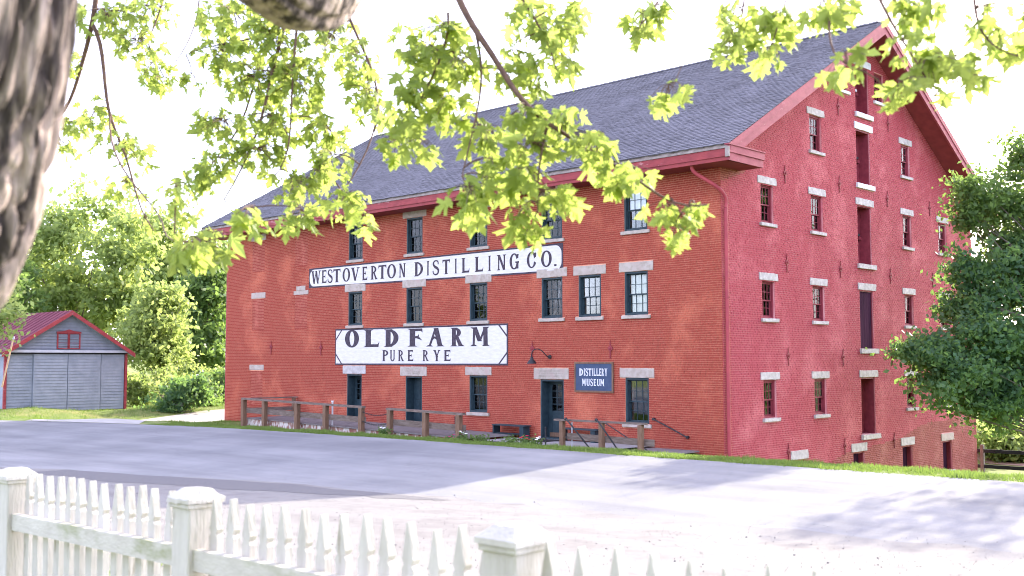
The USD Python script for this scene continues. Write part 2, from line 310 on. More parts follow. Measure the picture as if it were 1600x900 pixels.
far_edge = [(-150, -44), (-60, -17), (-45, -13.4), (-31, -11.0), (-26, -10.1), (-21.4, -9.4), (-16.6, -8.75)] + wob(np.arange(-13, 60, .7), np.interp(np.arange(-13, 60, .7), [-13, -5, 3, 60], [-8.6, -8.5, -8.85, -9.3]), .16, .9) + [(80, -9.6), (400, -14)]
near_edge = [(400, -17), (60, -14.5)] + wob(np.arange(40, -12, -.6), np.interp(np.arange(40, -12, -.6), [-12, -7.4, -5.4, -3, -.8, 3.1, 9, 14.5, 40], [-22.5, -20.1, -18.9, -17.6, -16.8, -16.2, -15.6, -15.1, -14.5]) + .5 * (meshkit.noise(np.column_stack([np.arange(40, -12, -.6) * 1.9, np.arange(40, -12, -.6) * 0, np.arange(40, -12, -.6) * 0])) - .5), .7, .8) + [(-16, -25), (-40, -36), (-150, -75)]
road = Polygon(far_edge + near_edge).buffer(0)
obj('road', sheet(road.intersection(sbox(-70, -36, 45, 5)), .012, -70, 45, -36, 2), 'asphalt', smooth=True, kind='structure')
gravel_far = near_edge[::-1]
gravel = Polygon([(p[0], p[1] + .25) for p in gravel_far] + [(400, -24)] + wob(np.arange(40, -14, -.8), np.full(68, -25.9), 1.0, .7) + [(-40, -46), (-150, -95)]).buffer(0)
gravel = gravel.difference(road)
obj('gravel_shoulder', sheet(gravel.intersection(sbox(-60, -36, 45, 5)), .012, -60, 45, -36, 0), 'gravel', smooth=True, kind='structure')
rough_mat('dark_gravel', (.095, .090, .094), (.165, .158, .158), 45, .95, .8, 110, lo=.3, hi=.68, dist=.01)
damp = Polygon(wob(np.arange(-6, 4.6, .5), np.interp(np.arange(-6, 4.6, .5), [-6, -3, -.8, 3.1, 4.6], [-18.9, -17.9, -17.1, -16.5, -16.3]), .5, 1.3) + wob(np.arange(4.4, -6, -.5), np.interp(np.arange(4.4, -6, -.5), [-6, -3, -.8, 3.1, 4.6], [-20.2, -19.9, -19.1, -17.4, -16.6]), .9, 1.7)).buffer(0)
obj('damp_gravel', sheet(damp.difference(road), .016, -8, 18, -21, -14), 'dark_gravel', smooth=True, kind='structure')
obj('entrance_pavement', sheet(Polygon([(-11.6, -2.45), (-2.8, -2.45), (-2.8, -.02), (-11.6, -.02)]), .10, -12, -2, -3, 0), 'pavement', kind='structure')
drive = Polygon([(-21.5, -9.3), (-26, -10.0), (-29.5, -10.6), (-32.2, -6.5), (-35.0, 1.5), (-36.5, 12), (-31.2, 12), (-31.0, .5), (-28.6, -4.6), (-24.5, -7.4)])
drive = drive.difference(road)
obj('driveway', sheet(drive, .012, -37, -20, -11, 13), 'driveway', smooth=True, kind='structure')
obj('dirt_path', sheet(Polygon([(-3, 27), (24, 27), (24, 28.6), (-3, 28.6)]), .02, -3, 24, 26, 30), 'dirt_path', kind='structure')

# ------------------------------------------------------------------ the distillery
L, W = 30.3, 21.4
EY, EZ, RIDGE_Y, RIDGE_Z = -.9, 10.12, 10.7, 16.74
PIT = (RIDGE_Z - EZ) / (RIDGE_Y - EY)
bld = thing('distillery_building', 'large red brick mill building with steep dark shingle roof beside the road', 'building')
front_wins = []      # (u0,u1,z0,z1,curtain)
colx = {'a': (-20.02, -18.99), 'b': (-15.96, -14.91), 'c': (-12.02, -10.99), 'd': (-8.06, -7.0), 'e': (-6.21, -5.14), 'f': (-4.06, -3.03)}
for k in 'abcdf': front_wins.append((*colx[k], 7.74, 9.30, 'blind' if k in 'df' else None, k + '3'))
for k in 'abcdef':
    front_wins.append((*colx[k], 4.74, 6.28, {'f': 'curtain_white', 'b': 'curtain_salmon', 'c': 'curtain_salmon', 'd': 'half', 'a': 'half'}.get(k), k + '2'))
front_wins.append((*colx['c'], 1.07, 2.55, 'curtain_straw', 'c1')); front_wins.append((*colx['f'], .93, 2.53, None, 'f1'))
front_doors = [(-20.08, -18.98, .42, 2.54, 'glazed'), (-15.98, -14.90, .38, 2.48, 'plain'), (-8.14, -6.95, .22, 2.43, 'main')]
gcol = {'1': (2.52, 3.36), '2': (6.08, 6.98), '3': (13.95, 14.80), '4': (17.62, 18.52)}
gable_wins = []
for k in '1234': gable_wins.append((*gcol[k], 7.95, 9.32, 'curtain_green' if k in '12' else 'blind', k + 'C'))
for k in '1234': gable_wins.append((*gcol[k], 4.6, 5.92, 'curtain_white' if k == '1' else None, k + 'D'))
for k in '1234': gable_wins.append((*gcol[k], 1.14, 2.46, 'blind' if k == '2' else None, k + 'E'))
for k in '23': gable_wins.append((*gcol[k], 11.0, 12.36, 'curtain_white' if k == '2' else 'half', k + 'B'))
gable_wins += [(8.30, 9.16, 13.75, 14.95, 'curtain_white', 'lA'), (11.55, 12.40, 13.80, 15.0, None, 'rA')]
gable_doors = [(9.85, 11.0, 13.08, 15.0), (9.82, 11.0, 10.2, 12.38), (9.80, 10.97, 6.97, 9.32), (9.84, 11.0, 3.6, 5.92), (9.80, 11.0, .22, 2.46)]
base_wins = [(4.42, 5.30, -1.5, -.42), (9.02, 9.95, -2.0, -.42), (13.40, 14.36, -2.3, -.42), (17.50, 18.50, -1.74, -.44)]
front_open = [sbox(a, c, b, d) for a, b, c, d, *_ in front_wins + front_doors]
gable_open = [sbox(a, c, b, d) for a, b, c, d, *_ in gable_wins + gable_doors + base_wins]
front_poly = sbox(-L, -4, 0, 9.75)
gz = lambda y: 16.25 - PIT * abs(y - RIDGE_Y)
gable_poly = Polygon([(0.001, -4), (W, -4), (W, gz(W)), (RIDGE_Y, gz(RIDGE_Y)), (0.001, gz(0))])
TH = .5
fw = obj('front_wall', on_front(poly_mesh(front_poly.intersection(sbox(-L, -5, -.008, 20)).difference(unary_union(front_open)), TH), -TH - .008), 'front_mortar', bld)
gp = Polygon([(TH + .01, -4), (W, -4), (W, gz(W)), (RIDGE_Y, gz(RIDGE_Y)), (TH + .01, gz(TH + .01))])
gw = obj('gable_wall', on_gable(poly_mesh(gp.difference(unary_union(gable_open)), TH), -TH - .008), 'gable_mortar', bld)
obj('rear_wall', [bx(-L, 0, W - .3, W - .001, -4, 9.9)], 'old_brick', bld)
ep = Polygon([(.5, -4), (W - .3, -4), (W - .3, gz(W - .3)), (RIDGE_Y, gz(RIDGE_Y)), (.5, gz(.5))])
m = poly_mesh(ep, .3); v = np.array(m.vertices); obj('end_wall', trimesh.Trimesh(np.column_stack([v[:, 2] - L, v[:, 0], v[:, 1]]), m.faces, process=False), 'old_brick', bld)
for zf in (.0, 3.3, 6.7, 9.9, 12.9):
    y0 = .52 if zf < 9 else max(.6, RIDGE_Y - (16.2 - zf - .3) / PIT)
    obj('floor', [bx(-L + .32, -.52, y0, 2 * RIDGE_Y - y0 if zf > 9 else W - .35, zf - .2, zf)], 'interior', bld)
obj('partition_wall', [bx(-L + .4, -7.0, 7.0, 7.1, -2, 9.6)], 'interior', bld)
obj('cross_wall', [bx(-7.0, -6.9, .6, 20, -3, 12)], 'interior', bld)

def bricks(poly, holes, z0, z1, course=.0755, length=.215, joint=.0135):
    """One box (no back face) for each brick of a wall, in (u, z, out)."""
    from shapely import contains_xy
    allow = poly.difference(unary_union(holes)) if holes else poly
    segs = []
    n = int((z1 - z0) / course)
    for k in range(n):
        a, b = z0 + k * course + joint / 2, z0 + (k + 1) * course - joint / 2
        zc = (a + b) / 2
        x0, x1 = allow.bounds[0] - 1, allow.bounds[2] + 1
        ln = allow.intersection(LineString([(x0, zc), (x1, zc)]))
        head = (k % 6 == 5); step = (length / 2) if head else length
        off = (k % 2) * length / 2 + (k % 7) * .013
        for g in getattr(ln, 'geoms', [ln]):
            if g.is_empty or g.geom_type != 'LineString': continue
            s, e = g.coords[0][0], g.coords[-1][0]
            s, e = min(s, e), max(s, e)
            if e - s < .03: continue
            cuts = np.arange(math.floor((s - off) / step) * step + off, e + step, step)
            cuts = cuts[(cuts > s + .04) & (cuts < e - .04)]
            cuts = np.r_[s, cuts, e]
            for p0, p1 in zip(cuts[:-1], cuts[1:]): segs.append((p0 + joint / 2, p1 - joint / 2, a, b))
    S = np.array(segs); N = len(S)
    out = R.uniform(0.0, .007, N); tilt = R.uniform(-.002, .002, (N, 2))
    V = np.zeros((N, 8, 3))
    for q_, (iu, iz, io) in enumerate([(0, 2, 0), (1, 2, 0), (1, 3, 0), (0, 3, 0), (0, 2, 1), (1, 2, 1), (1, 3, 1), (0, 3, 1)]):
        V[:, q_, 0] = S[:, iu]; V[:, q_, 1] = S[:, iz]; V[:, q_, 2] = (-.012 if io == 0 else 0) + io * (out + (1 if iu else -1) * tilt[:, 0])
    F1 = np.array([(4, 5, 6), (4, 6, 7), (0, 1, 5), (0, 5, 4), (1, 2, 6), (1, 6, 5), (2, 3, 7), (2, 7, 6), (3, 0, 4), (3, 4, 7)])
    F = (F1[None] + 8 * np.arange(N)[:, None, None]).reshape(-1, 3)
    return trimesh.Trimesh(V.reshape(-1, 3), F, process=False)

lint_f, lint_g, sill_f, sill_g = [], [], [], []
for a, b, c, d, cur, k in front_wins:
    top = d + (.30 if k[1] == '3' else .34)
    lint_f.append((a - .24, b + .24, d + .005, top, 'stone')); sill_f.append((a - .12, b + .12, c - .13, c - .005))
lint_f += [(-20.36, -18.70, 2.55, 2.92, 'pale_stone'), (-16.32, -14.6, 2.49, 2.89, 'stone'), (-8.46, -6.70, 2.44, 2.85, 'stone')]
lint_f += [(-28.08, -26.74, 9.22, 9.55, 'stone'), (-28.0, -26.74, 6.28, 6.58, 'stone'), (-28.08, -26.8, 2.69, 2.94, 'stone'), (-24.3, -23.1, 6.32, 6.52, 'stone'), (-24.1, -23.35, 6.525, 6.74, 'stone')]
for a, b, c, d, cur, k in gable_wins:
    if k[1] != 'A': lint_g.append((a - .2, b + .22, d + .005, d + .27, 'pale_stone'))
    sill_g.append((a - .1, b + .14, c - .13, c - .005, 'white_trim' if k[1] == 'A' else 'pale_stone'))
for i, (a, b, c, d) in enumerate(gable_doors):
    lint_g.append((a - .14, b + .26, d + .005, d + .28, 'white_trim' if i < 2 else 'pale_stone'))
    sill_g.append((a - .08, b + .28, c - .2, c - .005, 'white_trim' if i < 2 else 'pale_stone'))
for i, (a, b, c, d) in enumerate(base_wins):
    lint_g.append((a - .16, b + .2, d + .005, d + .33, 'pale_stone' if i < 3 else 'stone'))
sill_g.append((17.35, 18.66, -1.87, -1.745, 'pale_stone'))
hole_f = front_open + [sbox(a, c, b, d) for a, b, c, d, *_ in lint_f + sill_f]
hole_g = gable_open + [sbox(a, c, b, d) for a, b, c, d, *_ in lint_g + sill_g]
infill = [sbox(-27.95, 7.6, -26.85, 9.2), sbox(-27.9, 4.7, -26.85, 6.26), sbox(-27.95, .9, -26.9, 2.67), sbox(-24.2, 4.7, -23.2, 6.30), sbox(-24.2, 7.7, -23.2, 9.4)]
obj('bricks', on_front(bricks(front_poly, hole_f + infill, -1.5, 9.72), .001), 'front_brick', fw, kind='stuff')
obj('infill_bricks', on_front(bricks(unary_union(infill), None, 0.9, 9.4), -.004), 'infill_brick', fw, kind='stuff')
old_zone = Polygon([(-.001, -3.5), (W, -3.5), (W, .6), (15.5, .4), (13.2, -.1), (8.5, -.4), (6, -.9), (0.0, -1.4)])
bare = Polygon([(0.01, 9.1), (1.6, 9.6), (1.2, 9.75), (0.01, 9.75)])
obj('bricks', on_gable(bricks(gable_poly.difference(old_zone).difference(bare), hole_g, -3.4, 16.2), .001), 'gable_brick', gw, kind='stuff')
obj('bare_bricks', on_gable(bricks(old_zone.union(bare), hole_g, -3.4, 9.8), .001), 'old_brick', gw, kind='stuff')

def stone_block(a, b, c, d, n0, n1, wall):
    m = bx(a, b, c, d, n0, n1, .012)
    m = m.subdivide_to_size(.18); v = np.array(m.vertices)
    v += (meshkit.noise(v * 7.0 + 3)[:, None] - .5) * .022
    return (on_front if wall == 'F' else on_gable)(trimesh.Trimesh(v, m.faces, process=False))
for a, b, c, d, mt in lint_f: obj('lintel', stone_block(a, b, c, d, -.2, .022, 'F'), mt, bld)
for a, b, c, d in sill_f: obj('sill', stone_block(a, b, c, d, -.2, .07, 'F'), 'stone', bld)
for a, b, c, d, mt in lint_g: obj('lintel', stone_block(a, b, c, d, -.2, .03, 'G'), mt, bld)
for a, b, c, d, mt in sill_g: obj('sill', stone_block(a, b, c, d, -.2, .09, 'G'), mt, bld)
# worn inscriptions on the three door lintels: rows of shallow nicks too faded to read
for (a, b, c, d) in ((-16.05, -14.9, 2.56, 2.82), (-8.25, -6.9, 2.53, 2.78)):
    ms = []
    for row in range(3):
        u = a + R.uniform(0, .1)
        while u < b - .1:
            if R.random() < .85: ms.append(on_front(bx(u, u + R.uniform(.02, .045), d - .04 - row * .095, d - row * .095 + .004, .030, .0345)))
            u += R.uniform(.05, .075)
    obj('worn_inscription', ms, 'stone', bld)

def ring(a, b, c, d, w, n0, n1):
    return [bx(a, a + w, c, d, n0, n1), bx(b - w, b, c, d, n0, n1), bx(a + w, b - w, d - w, d, n0, n1), bx(a + w, b - w, c, c + w, n0, n1)]
def window(a, b, c, d, wall, frame_m, cur, seed):
    pl = on_front if wall == 'F' else on_gable
    dep = .02 if wall == 'F' else .07; sh_ = 0 if wall == 'F' else .03
    a, b, c, d = a + .004, b - .004, c + .004, d - .004
    fr = obj('window', [pl(x) for x in ring(a, b, c, d, .065, -.24, -dep)], frame_m, bld)
    a, b, c, d = a + .067, b - .067, c + .067, d - .067
    mid = c + (d - c) * .48
    for (z0, z1, n0) in ((mid - .03, d, -.175 + sh_), (c, mid + .03, -.222 + sh_)):
        ms = ring(a, b, z0, z1, .045, n0, n0 + .04)
        iw = (b - a - .09)
        for k in (1, 2): ms.append(bx(a + .045 + iw * k / 3 - .010, a + .045 + iw * k / 3 + .010, z0 + .045, z1 - .045, n0 + .008, n0 + .036))
        zc = (z0 + z1) / 2
        ms.append(bx(a + .045, b - .045, zc - .010, zc + .010, n0 + .010, n0 + .034))
        obj('sash', [pl(x) for x in ms], frame_m, fr)
        g = bx(a + .045, b - .045, z0 + .045, z1 - .045, n0 + .018, n0 + .022)
        obj('glazing', pl(g), 'glass', fr)
    if cur == 'blind':
        zb = c + (d - c) * (.25 + .5 * ((seed * 37) % 11) / 11)
        obj('blind', [pl(bx(a + .02, b - .02, zb, d, -.262, -.252)), pl(bx(a + .02, b - .02, zb - .03, zb, -.268, -.246))], 'curtain_white', fr)
        cur = None
    if cur:
        u0, u1 = (a, b) if cur != 'half' else (a, a + (b - a) * .42)
        us = np.linspace(u0, u1, 28); off = -.30 + .018 * np.sin(us * 55 + seed) + .01 * np.sin(us * 23 + 2 * seed)
        V = [(u, z, o) for z in (c, d) for u, o in zip(us, off)]; n = len(us)
        F = [(k, k + 1, n + k + 1, n + k) for k in range(n - 1)]
        V2 = [(u, z, o - .01) for u, z, o in V]; F2 = [(2 * n + x[3], 2 * n + x[2], 2 * n + x[1], 2 * n + x[0]) for x in F]
        mm = cat_mesh([(np.array(V + V2), np.array(F + F2))])
        obj('curtain', pl(mm), 'curtain_white' if cur == 'half' else cur, fr, smooth=True)
for i, (a, b, c, d, cur, k) in enumerate(front_wins): window(a, b, c, d, 'F', 'frame_teal', cur, i)
for i, (a, b, c, d, cur, k) in enumerate(gable_wins): window(a, b, c, d, 'G', 'frame_maroon', cur, i + 30)
for a, b, c, d, kind in front_doors:
    fr = obj('door', [on_front(x) for x in (bx(a + .003, a + .07, c, d, -.46, -.03), bx(b - .07, b - .003, c, d, -.46, -.03), bx(a + .07, b - .07, d - .07, d - .003, -.46, -.03), bx(a + .07, b - .07, c - .1, c + .03, -.46, .05))], 'frame_teal', bld)
    a2, b2 = a + .07, b - .07
    if kind == 'plain':
        obj('leaf', [on_front(bx(a2, b2, c + .03, d - .07, -.46, -.42))] + [on_front(bx(a2 + .1 + j * .45, a2 + .42 + j * .45, z0, z1, -.42, -.405, .01)) for j in (0, 1) for z0, z1 in ((c + .25, c + .95), (c + 1.1, d - .2))], 'frame_teal', fr)
    else:
        gl0, gl1 = c + (d - c) * .46, d - .2
        g0, g1 = a2 + .16, b2 - .12
        nc, nr = 3, 4
        ms = [bx(a2, g0, c + .03, d - .07, -.46, -.41), bx(g1, b2, c + .03, d - .07, -.46, -.41), bx(g0, g1, gl1, d - .07, -.46, -.41), bx(g0, g1, c + .03, gl0, -.46, -.42)]
        ms += [bx(g0 + .05, g1 - .05, c + .2, gl0 - .12, -.42, -.405, .01)]
        for j in range(1, nc): ms.append(bx(g0 + (g1 - g0) * j / nc - .014, g0 + (g1 - g0) * j / nc + .014, gl0, gl1, -.45, -.412))
        for j in range(1, nr): ms.append(bx(g0, g1, gl0 + (gl1 - gl0) * j / nr - .014, gl0 + (gl1 - gl0) * j / nr + .014, -.448, -.414))
        obj('leaf', [on_front(x) for x in ms], 'frame_teal', fr)
        obj('glazing', on_front(bx(g0, g1, gl0, gl1, -.436, -.43)), 'glass', fr)
        obj('handle', on_front(trimesh.Trimesh(*(lambda t: (t.vertices, t.faces))(trimesh.creation.icosphere(2, .03).apply_translation((b2 - .06, c + 1.0, -.38))), process=False)), 'iron_black', fr)
        if kind == 'main': obj('kick_plate', on_front(bx(g0 - .1, g1 + .06, c + .04, c + .2, -.409, -.402)), 'post_wood', fr)
for i, (a, b, c, d) in enumerate(gable_doors):
    dm = 'dark_purple' if i == 3 else 'frame_maroon'
    dep = -.06 if i == 3 else -.44
    fr = obj('loading_door', [on_gable(x) for x in (bx(a + .003, a + .06, c, d, -.49, -.03), bx(b - .06, b - .003, c, d, -.49, -.03), bx(a + .06, b - .06, d - .06, d - .003, -.49, -.03))], 'frame_maroon', bld)
    n = 5
    for j in range(n):
        u0 = a + .06 + (b - a - .12) * j / n; u1 = a + .06 + (b - a - .12) * (j + 1) / n
        obj('plank', on_gable(bx(u0 + .003, u1 - .003, c + .01, d - .065, dep - .04, dep, .006)), dm, fr)
    if i in (0, 1, 2):
        zb = c + (d - c) * (.5 if i else .52)
        obj('cross_bar', on_gable(bx(a + .07, b - .3, zb, zb + .09, -.43, -.33)), 'white_trim' if i == 0 else 'iron_black', fr)
        obj('bracket', on_gable(bx(b - .34, b - .12, zb - .14, zb - .02, -.43, -.36)), 'frame_maroon', fr)
for a, b, c, d in base_wins:
    fr = obj('basement_door', [on_gable(x) for x in (bx(a + .003, a + .07, c, d, -.4, -.05), bx(b - .07, b - .003, c, d, -.4, -.05), bx(a + .07, b - .07, d - .07, d - .003, -.4, -.05))], 'frame_maroon', bld)
    for j in range(4):
        u0 = a + .07 + (b - a - .14) * j / 4; u1 = a + .07 + (b - a - .14) * (j + 1) / 4
        obj('plank', on_gable(bx(u0 + .003, u1 - .003, c + .01, d - .075, -.26, -.22, .005)), 'metal_gray' if a < 6 else 'dark_purple', fr)

# star-shaped tie plates on the walls
def anchor(u, z, wall):
    p = Polygon([(0, .36), (.03, .12), (.12, .04), (.13, 0), (.12, -.04), (.03, -.12), (.018, -.42), (-.018, -.42), (-.03, -.12), (-.12, -.04), (-.13, 0), (-.12, .04), (-.03, .12)])
    m1 = trimesh.creation.extrude_polygon(p, .03, engine='earcut')
    m2 = trimesh.creation.icosphere(2, .055); m2.apply_scale((1, 1, .8)); m2.apply_translation((0, 0, .03))
    m = cat_mesh([m1, m2]); m.apply_scale(.85); m.apply_translation((u, z, .008))
    obj('wall_anchor', (on_front if wall == 'F' else on_gable)(m), 'iron_red', bld)
for u, z in ((-26.16, 3.83), (-22.04, 3.76), (-8.53, 3.6), (-4.71, 3.57)): anchor(u, z, 'F')
for u, z in ((8.36, 13.03), (12.75, 13.04), (4.2, 9.87), (8.33, 9.98), (12.51, 9.85), (16.73, 9.87), (4.22, 6.65), (8.28, 6.66), (12.64, 6.65), (16.87, 6.7), (4.2, 3.3), (8.33, 3.26), (12.63, 3.29), (16.85, 3.25), (4.11, -.1), (8.33, -.12), (12.62, -.12)): anchor(u, z, 'G')

# roof
GX0, GX1 = -31.4, .9
prof = lambda t: Polygon([(EY, EZ - t), (EY, EZ), (RIDGE_Y, RIDGE_Z), (2 * RIDGE_Y - EY, EZ), (2 * RIDGE_Y - EY, EZ - t), (RIDGE_Y, RIDGE_Z - t)])
def along_x(poly, x0, x1):
    m = poly_mesh(poly, x1 - x0); v = np.array(m.vertices); return trimesh.Trimesh(np.column_stack([v[:, 2] + x0, v[:, 0], v[:, 1]]), m.faces, process=False)
roof = obj('roof', along_x(prof(.14), GX0, GX1), 'eave_wood', bld)
ns = 74; SL = math.hypot(RIDGE_Y - EY, RIDGE_Z - EZ); dy, dz = (RIDGE_Y - EY) / SL, (RIDGE_Z - EZ) / SL
def shingles(sign):
    Vs = []
    for k in range(ns):
        s0 = -.05 + k * SL / ns; s1 = s0 + SL / ns * 1.6
        x = GX0 - .04 - R.uniform(0, .25)
        while x < GX1 + .04:
            w = R.uniform(.11, .24); xa, xb = max(x, GX0 - .05), min(x + w - .006, GX1 + .05); x += w
            if xb - xa < .02: continue
            j = R.uniform(-.018, .018); h0 = .034 + R.uniform(0, .012); h1 = .012
            for s, h in ((s0 + j, h0), (min(s1, SL), h1)):
                for xx_ in (xa, xb):
                    for hh in (0.004, h):
                        yy = EY + dy * s - dz * hh; zz = EZ + dz * s + dy * hh
                        Vs.append((xx_, yy if sign > 0 else 2 * RIDGE_Y - yy, zz))
    V = np.array(Vs); N = len(V) // 8     # order: (s,x,h)
    F1 = np.array([(1, 3, 7), (1, 7, 5), (0, 2, 3), (0, 3, 1), (0, 1, 5), (0, 5, 4), (2, 6, 7), (2, 7, 3)])
    if sign < 0: F1 = F1[:, ::-1]
    return trimesh.Trimesh(V, (F1[None] + 8 * np.arange(N)[:, None, None]).reshape(-1, 3), process=False)
obj('shingles', shingles(1), 'shingle', roof, kind='stuff')
obj('rear_shingles', (np.array([(GX0 - .04, 2 * RIDGE_Y - EY + .04, EZ + .0), (GX1 + .04, 2 * RIDGE_Y - EY + .04, EZ + .0), (GX1 + .04, RIDGE_Y, RIDGE_Z + .03), (GX0 - .04, RIDGE_Y, RIDGE_Z + .03)]), np.array([(0, 3, 2, 1)])), 'shingle', roof)
for k in range(int((GX1 - GX0) / .5)):
    x0 = GX0 + k * .5
    obj('ridge_cap', [bar((x0, RIDGE_Y - .07, RIDGE_Z + .012), (x0 + .52, RIDGE_Y - .07, RIDGE_Z + .028), .2, .02, (0, -dz, dy)), bar((x0, RIDGE_Y + .07, RIDGE_Z + .012), (x0 + .52, RIDGE_Y + .07, RIDGE_Z + .028), .2, .02, (0, dz, dy))], 'shingle', roof)
# gable overhang: barge boards in two steps, sloping soffit
def slope_strip(y0, y1, o0, o1, x0, x1):   # vertical offsets below the roof top line
    zt = lambda y: RIDGE_Z - PIT * abs(y - RIDGE_Y)
    return along_x(Polygon([(y0, zt(y0) - o1), (y0, zt(y0) - o0), (y1, zt(y1) - o0), (y1, zt(y1) - o1)]), x0, x1)
for x0, x1, mt in ((GX1 - .05, GX1 + .03, 'barge_pink'), (GX0 - .03, GX0 + .05, 'trim_red')):
    for y0, y1 in ((EY + .02, RIDGE_Y), (RIDGE_Y, 2 * RIDGE_Y - EY)):
        obj('barge_board', [slope_strip(y0, y1, .0, .24, x0, x1 + (.03 if x0 > 0 else 0)), slope_strip(y0, y1, .24, .53, x0, x1)], mt, bld)
for y0, y1 in ((EY + .3, RIDGE_Y), (RIDGE_Y, 2 * RIDGE_Y - EY - .1)):
    obj('gable_soffit', slope_strip(y0, y1, .485, .505, .0, GX1 - .05), 'soffit_red', bld)
    obj('gable_soffit', slope_strip(y0, y1, .485, .505, GX0 + .05, -L), 'soffit_red', bld)
# front eave: fascia, gutter board, soffit, return box
for x0 in np.arange(GX0, GX1 - .1, 4.04):
    x1 = min(x0 + 4.04, GX1)
    obj('fascia', [bx(x0 + .004, x1 - .004, EY - .03, EY + .02, EZ - .42, EZ - .16), bx(x0 + .004, x1 - .004, EY, EY + .05, EZ - .55, EZ - .42)], 'trim_red', bld)
obj('eave_strip', [bx(GX0, GX1, EY - .055, EY + .01, EZ - .155, EZ - .09)], 'eave_wood', bld)
obj('eave_soffit', [bx(GX0, GX1 - .01, EY + .051, .35, EZ - .55, EZ - .52)], 'soffit_red', bld)
ret = obj('eave_return', [bx(GX1 - .06, GX1 + .015, EY - .02, 1.2, EZ - .55, EZ - .3), bx(GX1 - .06, GX1 + .055, EY - .05, 1.23, EZ - .295, EZ - .06), bx(.0, GX1 - .06, 1.13, 1.19, EZ - .545, EZ - .07), bx(GX1 - .1, GX1 + .085, EY - .08, 1.26, EZ - .058, EZ - .02)], 'barge_pink', bld)
obj('soffit_board', [bx(.0, GX1 - .06, .35, 1.13, EZ - .545, EZ - .52)], 'soffit_red', ret)
obj('infill_board', [bx(.02, .07, .0, 1.25, EZ - .1, EZ + .55)], 'gable_brick', ret)
obj('end_block', [bx(GX1 - .07, GX1 + .07, EY - .10, EY - .03, EZ - .45, EZ - .12)], 'eave_wood', ret)
# rain pipes
dp = obj('drain_pipe', [tube(spline([(-.62, -.72, 9.7), (-.62, -.7, 9.45), (-.45, -.55, 9.25), (.02, -.2, 8.85), (.11, .12, 8.55), (.11, .13, 8.2)], 24), .062, 12), tube([(.11, .13, 8.2), (.11, .13, 3), (.11, .13, -2.3)], .066, 14)], 'pipe_red', bld, smooth=40)
for z in (7.6, 5.2, 2.9, .8): obj('pipe_band', tube([(.11, .13, z), (.11, .13, z + .05)], .078, 14), 'pipe_red', dp, smooth=40)
obj('drain_pipe', [tube(spline([(-31.2, -.8, 9.62), (-31.1, -.7, 9.4), (-30.5, -.1, 8.8), (-30.42, .1, 8.5)], 14), .06, 10), tube([(-30.42, .1, 8.5), (-30.42, .1, -1)], .06, 10)], 'pipe_red', bld, smooth=40)

# ------------------------------------------------------------------ painted signs: drawn letters
def quad(x0, y0, x1, y1, w0, w1=None):
    w1 = w0 if w1 is None else w1
    return Polygon([(x0 - w0 / 2, y0), (x0 + w0 / 2, y0), (x1 + w1 / 2, y1), (x1 - w1 / 2, y1)]).buffer(0)
def hbar(x0, x1, y, h0, h1=None):
    h1 = h0 if h1 is None else h1
    return Polygon([(x0, y - h0 / 2), (x1, y - h1 / 2), (x1, y + h1 / 2), (x0, y + h0 / 2)])
def serif(x, y, w, up):
    s = 1 if up else -1
    return Polygon([(x - w, y), (x + w, y), (x + w * .45, y + s * .08), (x - w * .45, y + s * .08)])
def stem(x, T, y0=0, y1=1): return unary_union([quad(x, y0, x, y1, T), serif(x, y0, T * .95, True), serif(x, y1, T * .95, False)])
def ell(cx, cy, rx, ry): return Polygon([(cx + rx * math.cos(a), cy + ry * math.sin(a)) for a in np.linspace(0, 2 * np.pi, 48, endpoint=False)])
def ringp(cx, cy, rx, ry, T, t): return ell(cx, cy, rx, ry).difference(ell(cx, cy, rx - T, ry - t))
